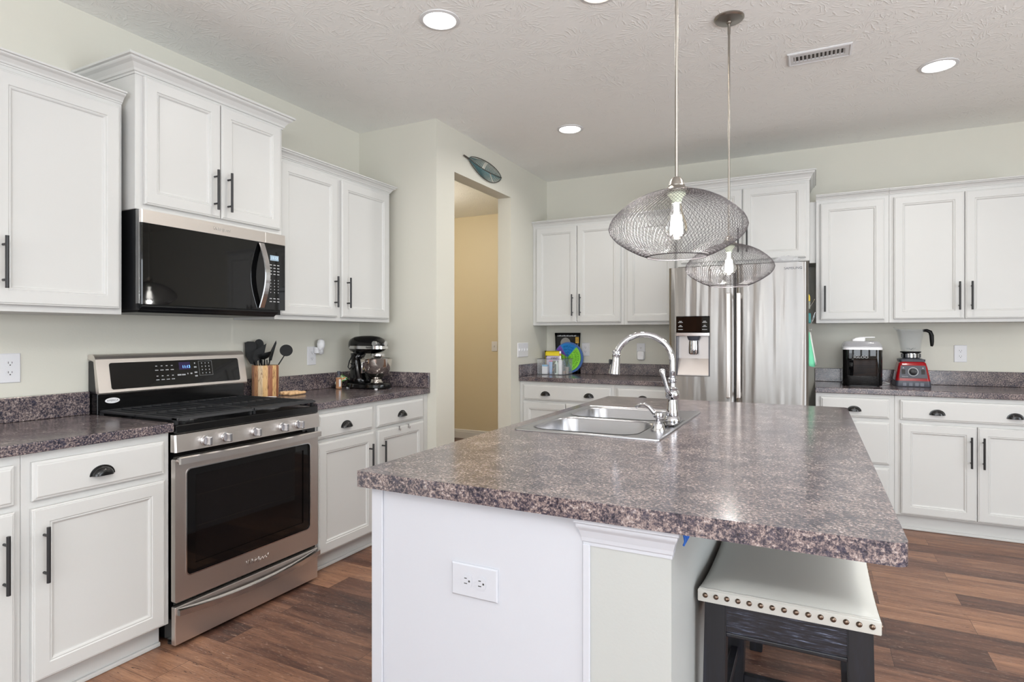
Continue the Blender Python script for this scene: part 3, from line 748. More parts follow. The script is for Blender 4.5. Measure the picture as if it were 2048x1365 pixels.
# burners and grates
for (x, y, r) in ((-2.47, 1.68, .042), (-2.77, 1.68, .034), (-2.62, 1.908, .045), (-2.47, 2.135, .045), (-2.77, 2.135, .034)):
    bm = NB(); lathe(bm, [(r*1.25, .9041), (r*1.2, .910), (r*.9, .913)], (x, y, 0), 22); b = obj('burner', bm, mat('burner base', (120, 120, 122), .4, .8) if 'burner base' not in bpy.data.materials else bpy.data.materials['burner base'], rg, smooth='auto')
    bm = NB(); lathe(bm, [(r*.88, .9132), (r*.88, .920), (r*.6, .923)], (x, y, 0), 22); obj('burner_cap', bm, M['castiron'], b, smooth='auto')
GZ0, GZ1 = .920, .933
for gi, (y0, y1) in enumerate(((1.532, 1.906), (1.910, 2.284))):
    bm = NB(); xa, xb = -2.852, -2.300
    L = []
    for (x0, x1, ya, yb) in ((xa, xb, y0, y0+.014), (xa, xb, y1-.014, y1), (xa, xa+.016, y0, y1)): box(bm, x0, x1, ya, yb, GZ0, GZ1, .003, 1)
    # sloped front lip
    prism(bm, [(xb, GZ1-.012), (xb-.003, GZ1-.002), (xb-.034, GZ1+.002), (xb-.034, GZ1-.012)], lambda u, v, n: (u, n, v), y0, y1)
    for i in range(1, 8):
        y = y0+(y1-y0)*i/8.0
        box(bm, xa+.01, xb-.03, y-.0045, y+.0045, GZ0+.001, GZ1-.001, .002, 1)
    for x in (-2.58,): box(bm, x-.007, x+.007, y0, y1, GZ0, GZ1-.002, .002, 1)
    for x in (xa+.01, xb-.02):
        for y in (y0+.008, y1-.008): box(bm, x-.006, x+.006, y-.006, y+.006, .9042, GZ0+.002)
    obj('grate', bm, M['castiron'], rg)
# backguard
bm = NB(); box(bm, -2.912, -2.846, RY0, RY1-.002, .868, 1.005, .002, 1); bg = obj('backguard_riser', bm, M['black'], rg)
bm = NB(); prism(bm, [(-2.914, 1.006), (-2.850, 1.006), (-2.858, 1.160), (-2.914, 1.150)], lambda u, v, n: (u, n, v), RY0-.001, RY0+.012); prism(bm, [(-2.914, 1.006), (-2.850, 1.006), (-2.858, 1.160), (-2.914, 1.150)], lambda u, v, n: (u, n, v), RY1-.013, RY1-.001); obj('backguard_side', bm, M['blackplastic'], rg)
prof = [(-2.914, 1.178), (-2.890, 1.182), (-2.874, 1.180), (-2.862, 1.172), (-2.856, 1.160), (-2.826, 1.010), (-2.828, 1.004), (-2.836, 1.003), (-2.850, 1.010), (-2.870, 1.150), (-2.914, 1.160)]
bm = NB(); prism(bm, prof, lambda u, v, n: (u, n, v), RY0-.004, RY1+.002); bgp = obj('backguard', bm, M['steel'], rg)
tilt = math.atan2(.030, .150)
def TG(u, v, n):   # on the leaning backguard face
    ct, st = math.cos(tilt), math.sin(tilt); base = Vector((-2.826, 0, 1.010)); h = (v-1.010)/ct
    return (base.x-st*h+ct*n, u, base.z+ct*h+st*n)
bm = NB(); prism(bm, rrect(1.575, 2.250, 1.022, 1.142, .010, 4), TG, .0002, .0018); dsp = obj('display_glass', bm, M['blackglass'], bgp)
bm = NB(); prism(bm, [(1.905, 1.095), (1.965, 1.095), (1.965, 1.132), (1.905, 1.132)], TG, .0018, .0021); obj('clock_window', bm, M['clockpurple'], dsp)
q = TG(1.943, 1.108, .0022); text('clock_digits', '11:13', .020, M['clockblue'], dsp, q, '+x', .0001, rot=-tilt*-1)
bm = NB()
for i in range(4):
    for j, z in enumerate((1.118, 1.098, 1.070, 1.052)):
        w = .008 if j % 2 else .0045; prism(bm, [(1.790+i*.026-w, z-.002), (1.790+i*.026+w, z-.002), (1.790+i*.026+w, z+.002), (1.790+i*.026-w, z+.002)], TG, .0018, .0021)
for (a, b, z) in ((1.892, 1.912, 1.070), (1.915, 1.935, 1.070), (1.945, 1.950, 1.074), (1.962, 1.972, 1.074), (1.985, 2.000, 1.078), (1.985, 1.999, 1.105), (1.988, 1.994, 1.125), (1.986, 2.000, 1.060)): prism(bm, [(a, z-.004), (b, z-.004), (b, z+.003), (a, z+.003)], TG, .0018, .0021)
for i in range(3):
    for j in range(4): prism(bm, [(2.030+i*.020-.002, 1.072+j*.017-.003), (2.030+i*.020+.002, 1.072+j*.017-.003), (2.030+i*.020+.002, 1.072+j*.017+.003), (2.030+i*.020-.002, 1.072+j*.017+.003)], TG, .0018, .0021)
poly_hole(bm, [(2.012, 1.060), (2.088, 1.060), (2.088, 1.134), (2.012, 1.134)], [[(2.0128, 1.0608), (2.0128, 1.1332), (2.0872, 1.1332), (2.0872, 1.0608)]], TG, .0018, .0020)
obj('key_legends', bm, M['print'], dsp)
bm = NB(); lathe(bm, [(1, 0), (1, .0012), (.9, .0016)], (0, 0, 0), 28, 'x')
for v in bm.verts: v.co = Vector((-2.8458+v.co.x, 1.588+v.co.y*.032, .972+v.co.z*.0125))
ov = obj('badge', bm, M['white'], bg)
text('badge_text', 'AMERICA', .0125, M['printdark'], bg, (-2.8440, 1.588, .972), '+x', .0001, sx=.95)

# ------------------------------------------------------------------ microwave
mw = thing('microwave', 'stainless and black over-the-range microwave mounted under the tall cabinet', 'microwave', (-2.70, 1.885, 1.37))
MY0, MY1, MF = 1.506, 2.264, -2.502
bm = NB(); box(bm, -2.9155, MF-.030, MY0+.002, MY1-.002, 1.376, 1.7985); obj('body', bm, M['blackplastic'], mw)
bm = NB(); prism(bm, [(-2.905, 1.366), (MF-.045, 1.366), (MF-.012, 1.390), (MF-.012, 1.3955), (-2.905, 1.3955)], lambda u, v, n: (u, n, v), MY0+.014, MY1-.030)
obj('underside_vent', bm, M['blackplastic'], mw)
T = TX(MF)
bm = NB(); loft(bm, [[T(u, v, n) for u, v in [(MY0+i, 1.742), (2.1365, 1.742), (2.1365, 1.796), (MY0+i, 1.796)]] for i, n in ((0, -.028), (0, -.006), (.003, .002), (.008, .004))]); tb = obj('door_trim', bm, M['steel'], mw)
bm = NB(); box(bm, MF-.028, MF+.004, 2.1375, MY1, 1.742, 1.796, .001, 1); obj('vent_trim', bm, M['steel'], mw)
text('maker_name', 'Whirlpool', .022, M['steeledge'], tb, (MF+.0045, 1.885, 1.768), '+x', .0006, shear=.25)
bm = NB(); loft(bm, [[T(u, v, n) for u, v in [(MY0+i, 1.399), (2.1365, 1.399), (2.1365, 1.7415), (MY0+i, 1.7415)]] for i, n in ((0, -.028), (0, -.006), (.003, .002), (.008, .004))]); md = obj('door', bm, M['blackglass'], mw)
bm = NB(); box(bm, MF-.028, MF-.0045, MY0-.0015, MY0+.003, 1.402, 1.796); obj('door_edge', bm, M['steeledge'], md)
bm = NB(); box(bm, MF-.028, MF+.004, 2.1375, MY1, 1.399, 1.7415, .001, 1); cpn = obj('control_panel', bm, M['blackglass'], mw)
bm = NB(); L = []
for i in range(25):
    t = i/24; z = 1.408+(1.735-1.408)*t; b = math.sin(PI*t); x = MF+.010+.044*b
    L.append([(x, 2.092, z), (x+.006, 2.094, z), (x+.006, 2.120, z), (x, 2.122, z)])
loft(bm, L); obj('handle', bm, M['steeledge'], md)
bm = NB(); prism(bm, [(2.166, 1.655), (2.220, 1.655), (2.220, 1.682), (2.166, 1.682)], T, .0042, .0048); lc = obj('display', bm, M['lcd'], cpn)
text('clock_digits', '11:13', .019, emis('lcd digits', (220, 240, 255), 1.2), lc, (MF+.0050, 2.193, 1.6685), '+x', .0001)
bm = NB()
for j in range(13):
    z = 1.632-j*.0158
    if j in (4, 10): continue
    for i in range(3):
        w = .007 if j < 4 or j > 9 else .0022; prism(bm, [(2.170+i*.024-w, z-.0022), (2.170+i*.024+w, z-.0022), (2.170+i*.024+w, z+.0022), (2.170+i*.024-w, z+.0022)], T, .0042, .0045)
obj('key_legends', bm, M['print'], cpn)

# ------------------------------------------------------------------ refrigerator
FX0, FX1, FF = -.9445, -.0305, 4.385
fr = thing('refrigerator', 'stainless french-door refrigerator with water and ice dispenser in left door', 'refrigerator', (-.487, 4.75, 0))
bm = NB(); box(bm, FX0+.008, FX1-.008, 4.455, 5.140, .02, 1.742, .004, 1); obj('body', bm, M['darkgrey'], fr)
def fdoor(name, x0, x1, z0, z1, hole=None):
    bm = NB(); n = 14; w = x1-x0
    def yy(t):
        e = min(t, 1-t)*w
        return FF+(.018*(1-min(e/.03, 1))**2)-.006*math.sin(PI*t)
    if not hole:
        cols = [(x0+w*(0.5-0.5*math.cos(PI*i/n)), (0.5-0.5*math.cos(PI*i/n))) for i in range(n+1)]
        L = [[(x, yy(t), z0), (x, yy(t), z1), (x, 4.450, z1), (x, 4.450, z0)] for x, t in cols]
        loft(bm, L)
    else:
        hx0, hx1, hz0, hz1 = hole
        xs = sorted(set([x0+w*(0.5-0.5*math.cos(PI*i/n)) for i in range(n+1) if not (hx0-.004 < x0+w*(0.5-0.5*math.cos(PI*i/n)) < hx0+.004)]+[hx0, hx1])); zs = [z0, hz0, hz1, z1]
        g = {}
        for i, x in enumerate(xs):
            for j, z in enumerate(zs): g[i, j] = bm.verts.new((x, yy((x-x0)/w), z))
        for i in range(len(xs)-1):
            for j in range(3):
                if j == 1 and xs[i] >= hx0-1e-6 and xs[i+1] <= hx1+1e-6: continue
                bm.faces.new([g[i, j], g[i+1, j], g[i+1, j+1], g[i, j+1]])
        m_ = len(xs)-1; bk = [bm.verts.new(p) for p in ((x0, 4.45, z0), (x1, 4.45, z0), (x1, 4.45, z1), (x0, 4.45, z1))]
        bm.faces.new(bk); bm.faces.new([g[0, j] for j in range(4)]+[bk[3], bk[0]]); bm.faces.new([g[m_, j] for j in range(4)]+[bk[2], bk[1]])
        bm.faces.new([g[i, 0] for i in range(m_+1)]+[bk[1], bk[0]]); bm.faces.new([g[i, 3] for i in range(m_+1)]+[bk[2], bk[3]])
    return obj(name, bm, M['fridge'], fr, smooth='auto')
DX0, DX1, DZ0, DZ1 = -.890, -.655, .975, 1.405
ld = fdoor('left_door', FX0, -.492, .745, 1.757, (DX0, DX1, DZ0, DZ1))
rd = fdoor('right_door', -.486, FX1, .745, 1.757)
fz = fdoor('freezer_drawer', FX0, FX1, .060, .738)
bm = NB(); box(bm, FX0+.02, FX1-.02, 4.40, 4.46, .001, .055); obj('base_grille', bm, M['blackplastic'], fr)
bm = NB(); tube(bm, [(-.85, FF-.045, .66), (-.12, FF-.045, .66)], .013, 12)
for x in (-.82, -.15): tube(bm, [(x, FF-.045, .66), (x, FF+.002, .66)], .008, 8)
obj('drawer_handle', bm, M['steel'], fz, smooth='auto')
for p, x in ((ld, -.5265), (rd, -.4595)):
    bm = NB(); box(bm, x-.013, x+.013, FF-.062, FF-.040, .835, 1.560, .005, 2)
    for z in (.86, 1.535): box(bm, x-.008, x+.008, FF-.042, FF+.006, z-.012, z+.012)
    obj('handle', bm, M['steel'], p)
# dispenser
T = TY(FF)
dp = obj('dispenser', bx(DX0-.002, DX1+.002, FF+.060, FF+.063, DZ0, DZ1), M['blackplastic'], ld)
bm = NB(); box(bm, DX0+.001, DX1-.001, FF-.006, FF+.058, 1.288, 1.403, .003, 1); pn = obj('control_panel', bm, M['blackglass'], ld)
bm = NB()
for x in (-.858, -.690):
    for j, (z, w) in enumerate(((1.368, .010), (1.360, .016), (1.338, .008), (1.330, .015), (1.309, .017))): prism(bm, [(x-w, z-.0018), (x+w, z-.0018), (x+w, z+.0018), (x-w, z+.0018)], TY(FF-.006), .0002, .0006)
obj('key_legends', bm, M['print'], pn)
bm = NB(); box(bm, DX0+.001, DX1-.001, FF-.008, FF+.058, 1.2625, 1.2865, .002, 1); obj('trim_bar', bm, M['steeledge'], ld)
bm = NB()
for x in (DX0+.0005, DX1-.0085): prism(bm, [(x, DZ0+.002), (x+.008, DZ0+.002), (x+.008, 1.262), (x, 1.262)], lambda u, v, n: (u, FF+n, v), -.003, .059)
obj('recess_wall', bm, M['bluegrey'], ld)
bm = NB(); prism(bm, [(FF+.059, 1.262), (FF+.052, 1.10), (FF-.002, .985), (FF-.002, .978), (FF+.059, .978)], lambda u, v, n: (n, u, v), DX0+.009, DX1-.009); obj('splash_panel', bm, mat('satin recess panel', (190, 184, 182), .3, .6), ld)
bm = NB(); lathe(bm, [(.046, 0), (.040, -.018), (.034, -.030)], (-.772, FF+.026, 1.261), 24, sy=.6); nz = obj('nozzle', bm, M['bluegrey'], ld, smooth='auto')
bm = NB(); lathe(bm, [(.030, -.033), (.032, -.050), (.034, -.085), (.034, -.122), (.028, -.130)], (-.772, FF+.024, 1.261), 24, sy=.62); obj('dispenser_lever', bm, M['chrome'], ld, smooth='auto')
text('maker_name', 'SAMSUNG', .022, M['bluegrey'], rd, (-.122, FF-.0068, 1.716), '-y', .0006, sx=1.1)
bm = NB(); box(bm, -.24, -.09, 4.41, 4.52, 1.7595, 1.772, .004, 2); 
hc = obj('hinge_cover', bm, mat('grey hinge cover', (150, 150, 152), .4), fr)
# crumpled clear film bag on top of the fridge
bm = NB(); L = []; rr = random.Random(3)
for j, (s, z) in enumerate(((1.0, 0), (1.02, .010), (.85, .022), (.55, .032), (.2, .036))):
    L.append([(-.165+s*(.080+rr.uniform(-.010, .010))*math.cos(2*PI*k/18), 4.465+s*(.035+rr.uniform(-.006, .006))*math.sin(2*PI*k/18), 1.7725+z+(rr.uniform(-.005, .005) if j else 0)) for k in range(18)])
loft(bm, L); tag(recentre(obj('plastic_bag', bm, M['filmbag'])), 'small crumpled clear plastic bag lying on top of the refrigerator', 'plastic bag')
# things clipped on the fridge side
SXF = FX1-.007
t = thing('dish_towel', 'mint green and white dish towel hanging from the right side of the fridge', 'towel', (SXF+.01, 4.60, 1.04))
def towel(y0, y1, x0, m, z0=1.060):
    bm = NB(); L = []
    for j in range(9):
        s = j/8; z = 1.290-(1.290-z0)*s; w = .25+.75*s
        row = []
        for k in range(13):
            a = k/12; row.append((x0+.004+.030*s*abs(math.sin(a*PI*2.5))+.008*a*s, (y0+y1)/2+(a-.5)*(y1-y0)*w, z-.008*math.sin(a*9)*s))
        row += [(p[0]+.005, p[1], p[2]) for p in reversed(row)]
        L.append(row)
    loft(bm, L); return bm
obj('green_half', towel(4.50, 4.60, SXF+.002, M['mint']), M['mint'], t, smooth=True)
obj('white_half', towel(4.585, 4.68, SXF+.010, M['cream'], 1.068), M['cream'], t, smooth=True)
t = thing('towel_hook', 'small steel magnetic hook holding the mint towel on the fridge side', 'hook', (SXF+.002, 4.58, 1.29))
bm = NB(); box(bm, SXF+.0005, SXF+.006, 4.565, 4.60, 1.296, 1.330, .002, 1); tube(bm, [(SXF+.006, 4.582, 1.31), (SXF+.02, 4.582, 1.300), (SXF+.024, 4.582, 1.310)], .002, 6); obj('hook', bm, M['steeledge'], t)
t = thing('magnetic_clip', 'teal magnetic clip with steel prongs, above the towel on the fridge side', 'clip', (SXF+.002, 4.55, 1.34))
bm = NB(); box(bm, SXF+.0005, SXF+.020, 4.52, 4.58, 1.350, 1.420, .006); obj('body', bm, M['teal'], t)
bm = NB(); tube(bm, [(SXF+.018, 4.55, 1.355), (SXF+.034, 4.55, 1.39), (SXF+.046, 4.55, 1.425)], .0022, 6); tube(bm, [(SXF+.018, 4.53, 1.345), (SXF+.030, 4.53, 1.365), (SXF+.044, 4.53, 1.400)], .0022, 6); obj('prongs', bm, M['steeledge'], t)
t = thing('magnetic_pocket', 'small clear pocket with yellow item on the fridge side, above the teal clip', 'magnetic holder', (SXF+.002, 4.55, 1.44))
bm = NB(); box(bm, SXF+.0005, SXF+.016, 4.51, 4.60, 1.445, 1.500, .004); obj('pocket', bm, mat('clear grey pocket', (150, 156, 140), .2, 0, Alpha=.7), t)
bm = NB(); lathe(bm, [(.007, 1.502), (.007, 1.530), (.001, 1.548)], (SXF+.009, 4.54, 0), 10); obj('yellow_tip', bm, M_col('yellow plastic', (232, 200, 60)), t)
bm = NB(); tube(bm, [(SXF+.012, 4.56, 1.46), (SXF+.030, 4.56, 1.488), (SXF+.044, 4.56, 1.515)], .002, 6); obj('prongs', bm, M['steeledge'], t)
t = tag(recentre(obj('paper_note', bx(SXF+.0006, SXF+.0025, 4.50, 4.60, 1.59, 1.72), M_col('cream paper', (226, 222, 196)))), 'cream paper note high on the right side of the fridge', 'note')

# ------------------------------------------------------------------ ceiling fixtures
def downlight(label, x, y, m='lamp', r=.072):
    t = thing('recessed_light', label, 'ceiling light', (x, y, ZC-.006))
    bm = NB(); lathe(bm, [(r+.020, ZC-.0005), (r+.019, ZC-.004), (r+.004, ZC-.007), (r, ZC-.0035), (r, ZC-.0005)], (x, y, 0), 40, cap0=False, cap1=False); obj('trim_ring', bm, M['trimw'], t, smooth='auto')
    bm = NB(); lathe(bm, [(r-.0005, ZC-.0005), (r-.0005, ZC-.004), (r*.7, ZC-.0055), (.001, ZC-.006)], (x, y, 0), 40); obj('lens', bm, M[m], t, smooth='auto')
    return t
def spot(name, loc, power, color, size=.07, ang=160):
    l = bpy.data.lights.new(name, 'AREA'); l.shape = 'DISK'; l.size = size*2; l.energy = power; l.color = color; l.spread = math.radians(ang)
    o = bpy.data.objects.new(name, l); COL.objects.link(o); o.location = loc; return o
for nm, lb, x, y in (('a', 'round recessed ceiling light nearest the left wall, above the range', -1.533, 2.285),
                     ('b', 'round recessed ceiling light farthest back, by the doorway wall', -1.528, 3.910),
                     ('c', 'round recessed ceiling light at the right, beside the ceiling vent', .598, 3.886)):
    downlight(lb, x, y); spot('downlight_'+nm, (x, y, ZC-.012), 7, (1, .97, .92))
downlight('warm recessed ceiling light cut off by the top edge of the photo', -.815, 2.405, 'warmlamp', .066); spot('downlight_d', (-.815, 2.405, ZC-.012), 5, (1, .90, .78))
spot('downlight_e', (.598, 2.285, ZC-.012), 7, (1, .97, .92)); downlight('recessed ceiling light out of view to the right', .598, 2.285)
vt = thing('ceiling_vent', 'white rectangular ceiling vent with angled slats between two lights', 'vent', (.025, 3.452, ZC-.008))
T = TZ(ZC, -1)
bm = NB(); VX0, VX1, VY0, VY1 = -.122, .172, 3.378, 3.526
poly_hole(bm, [(VX0, VY0), (VX1, VY0), (VX1, VY1), (VX0, VY1)], [[(VX0+.028, VY0+.042), (VX0+.028, VY1-.042), (VX1-.028, VY1-.042), (VX1-.028, VY0+.042)]], T, .0008, .006)
loft(bm, inset_loops(T, VX0+.001, VX1-.001, VY0+.001, VY1-.001, [(0, .006), (.006, .009), (.012, .0062)]), False, False)
obj('frame', bm, M['trimw'], vt)
bm = NB(); box(bm, VX0+.02, VX1-.02, VY0+.03, VY1-.03, ZC-.0008, ZC-.0003); obj('duct', bm, mat('vent duct grey', (70, 66, 62), .8), vt)
for i in range(13):
    x = VX0+.034+i*.0188
    bm = NB(); prism(bm, [(x-.004, ZC-.0012), (x-.0025, ZC-.0012), (x+.0055, ZC-.0075), (x+.004, ZC-.0075)], lambda u, v, n: (u, n, v), VY0+.042, VY1-.042)
    obj('slat', bm, M['trimw'], vt)

# pendants
def pendant(label, x, y, power):
    t = thing('pendant_light', label, 'pendant light', (0, 0, 0), 'wire pendant lights over the island')
    bm = NB(); lathe(bm, [(.066, ZC-.0005), (.066, ZC-.006), (.060, ZC-.012), (.012, ZC-.020), (.012, ZC-.026), (.008, ZC-.030)], (0, 0, 0), 36); obj('canopy', bm, M['nickel'], t, local=True, smooth='auto')
    bm = NB(); tube(bm, [(0, 0, ZC-.030), (0, 0, ZC-.075)], .0062, 14); tube(bm, [(0, 0, ZC-.075), (0, 0, 1.722)], .0048, 14); obj('rod', bm, M['nickel'], t, local=True, smooth='auto')
    for z in (2.42, 2.08): pass
    bm = NB(); lathe(bm, [(.006, 1.724), (.012, 1.722), (.019, 1.712), (.022, 1.702), (.0235, 1.699), (.023, 1.697), (.030, 1.690), (.038, 1.684), (.038, 1.680), (.030, 1.679), (.001, 1.679)], (0, 0, 0), 32); obj('socket_cap', bm, M['nickel'], t, local=True, smooth='auto')
    # wire mesh shade
    ctrl = [(.034, 1.6835), (.062, 1.679), (.098, 1.667), (.134, 1.648), (.166, 1.622), (.186, 1.600), (.1935, 1.580), (.188, 1.560), (.170, 1.541), (.142, 1.522), (.112, 1.506), (.083, 1.4945)]
    # arc-length resample
    S = [0]
    for a, b in zip(ctrl, ctrl[1:]): S.append(S[-1]+math.dist(a, b))
    def at(s):
        s *= S[-1]
        for i in range(len(S)-1):
            if s <= S[i+1]+1e-9:
                f = (s-S[i])/(S[i+1]-S[i]); return (ctrl[i][0]+(ctrl[i+1][0]-ctrl[i][0])*f, ctrl[i][1]+(ctrl[i+1][1]-ctrl[i][1])*f)
        return ctrl[-1]
    bm = NB(); N = 100; K = 24; w = .00055
    for sgn in (1, -1):
        for k in range(N):
            pts = []
            for i in range(K+1):
                s = i/K; r, z = at(s); th = 2*PI*k/N+sgn*(s*1.15); pts.append(Vector((r*math.cos(th), r*math.sin(th), z)))
            prev = None
            for i, p in enumerate(pts):
                tg = (pts[min(i+1, K)]-pts[max(i-1, 0)]).normalized(); rd_ = Vector((p.x, p.y, 0)).normalized(); a = tg.cross(rd_).normalized(); b = tg.cross(a)
                vs = [bm.verts.new(p+a*w*math.cos(q)+b*w*math.sin(q)) for q in (0, 2*PI/3, 4*PI/3)]
                if prev:
                    for q in range(3): bm.faces.new([prev[q], prev[(q+1) % 3], vs[(q+1) % 3], vs[q]])
                prev = vs
    obj('wire_shade', bm, M['shadewire'], t, local=True, smooth=True)
    for nm, r, z, wr in (('bottom_ring', .083, 1.4945, .0016), ('top_ring', .034, 1.6845, .0014)):
        bm = NB(); L = [[((r+wr*math.cos(q))*math.cos(2*PI*k/48), (r+wr*math.cos(q))*math.sin(2*PI*k/48), z+wr*math.sin(q)) for q in [2*PI*j/6 for j in range(6)]] for k in range(49)]
        loft(bm, L, False, False); obj(nm, bm, M['shadewire'], t, local=True, smooth=True)
    bm = NB(); lathe(bm, [(.024, 1.679), (.026, 1.676), (.026, 1.672), (.018, 1.664), (.014, 1.654), (.0135, 1.648)], (0, 0, 0), 24); so = obj('bulb_socket', bm, M['bulbcap'], t, local=True, smooth='auto')
    bm = NB(); lathe(bm, [(.0135, 1.648), (.016, 1.630), (.024, 1.604), (.031, 1.585), (.0325, 1.573), (.029, 1.560), (.018, 1.548), (.004, 1.5445)], (0, 0, 0), 28, cap0=False); bb = obj('bulb', bm, M['bulbglass'], t, local=True, smooth=True)
    bm = NB()
    for k in range(6):
        a = 2*PI*k/6; tube(bm, [(.009*math.cos(a), .009*math.sin(a), 1.612), (.013*math.cos(a), .013*math.sin(a), 1.562)], .0024, 6)
    tube(bm, [(0, 0, 1.648), (0, 0, 1.558)], .006, 8)
    obj('filament', bm, M['filament'], bb, local=True)
    t.location = (x, y, 0)
    l = bpy.data.lights.new('pendant_bulb', 'POINT'); l.energy = power; l.color = (1, .98, .94); l.shadow_soft_size = .012
    o = bpy.data.objects.new('pendant_bulb', l); COL.objects.link(o); o.location = (x, y, 1.53)
    return t
M['shadewire'] = mat('blackened steel wire', (92, 88, 90), .42, .6)
p1 = pendant('nearer wire-mesh pendant light, the larger-looking one hanging over the island', -.351, 1.735, 4)
dup(p1, (-.345, 2.870, 0), 'farther wire-mesh pendant light, hanging in front of the fridge', group='wire pendant lights over the island')
l = bpy.data.lights.new('pendant_bulb', 'POINT'); l.energy = 4; l.color = (1, .98, .94); l.shadow_soft_size = .012
o = bpy.data.objects.new('pendant_bulb', l); COL.objects.link(o); o.location = (-.345, 2.87, 1.53)

# hall lamp (out of the direct view, lights the tan hall)
hl = thing('flush_ceiling_light', 'warm dome ceiling light in the hall, just out of view', 'ceiling light', (-3.80, 4.75, ZC-.09))
bm = NB(); lathe(bm, [(.14, ZC-.001), (.14, ZC-.02), (.12, ZC-.06), (.06, ZC-.085), (.001, ZC-.09)], (-3.80, 4.75, 0), 28); obj('dome', bm, emis('warm dome', (255, 220, 170), 5, (255, 240, 220)), hl, smooth='auto')
l = bpy.data.lights.new('hall_lamp', 'POINT'); l.energy = 26; l.color = (1, .93, .80); l.shadow_soft_size = .1
o = bpy.data.objects.new('hall_lamp', l); COL.objects.link(o); o.location = (-3.80, 4.75, ZC-.30)

# ------------------------------------------------------------------ feather wall art
ft = thing('feather_wall_art', 'blue-green metal feather wall art above the doorway', 'wall art', (XO+.01, 3.93, 2.46))
tip = Vector((3.650, 2.562)); tail = Vector((4.225, 2.535))
M['feather'] = mat('weathered teal metal', (96, 132, 136), .4, .5); M['featherdk'] = mat('bronze grey metal', (84, 80, 76), .4, .6)
def quill(t):
    p = tip.lerp(tail, t); return Vector((p.x, p.y-.018*math.sin(PI*min(max((t-.05)/.95, 0), 1))))
bm = NB(); tube(bm, [(XO+.012, *quill(i/14)) for i in range(15)], [.006 if i < 3 else .0045 for i in range(15)], 7); obj('quill', bm, M['featherdk'], ft, smooth=True)
for side, nm in ((1, 'upper_barbs'), (-1, 'lower_barbs')):
    bm = NB(); nb = 26
    for k in range(nb):
        s = .10+.84*k/(nb-1)
        if side == 1 and 11 <= k <= 12 or side == -1 and k in (17,): continue
        w = (.070 if side == 1 else .068)*math.sin(PI*min(1, (s-.02)/.96))**.7
        p = quill(s); q = Vector((min(p.x+.095*(1-.8*s)+.01, 4.225), quill(min(s+.17*(1-.8*s), 1)).y+side*w)); c = Vector(((p.x*.55+q.x*.45)-.01, p.y+side*w*.75))
        pts = [(XO+.011+.003*math.sin(PI*j/6), *((1-j/6)**2*p+2*(j/6)*(1-j/6)*c+(j/6)**2*q)) for j in range(7)]
        tube(bm, pts, [.0042, .0040, .0036, .0032, .0028, .0024, .0018], 5, flat=.6)
    obj(nm, bm, M['feather'], ft)
bm = NB()
for side, a in ((1, .073), (-1, .071)):
    tube(bm, [(XO+.011, quill(s).x+.03*math.sin(PI*s), quill(s).y+side*a*max(math.sin(PI*(s-.10)/.90), 0)**.6) for s in [.10+.9*i/16 for i in range(17)]], .0030, 6)
obj('outline', bm, M['featherdk'], ft, smooth=True)
bm = NB(); box(bm, XO+.0005, XO+.010, 3.90, 3.92, 2.515, 2.53); obj('wall_mount', bm, M['featherdk'], ft)

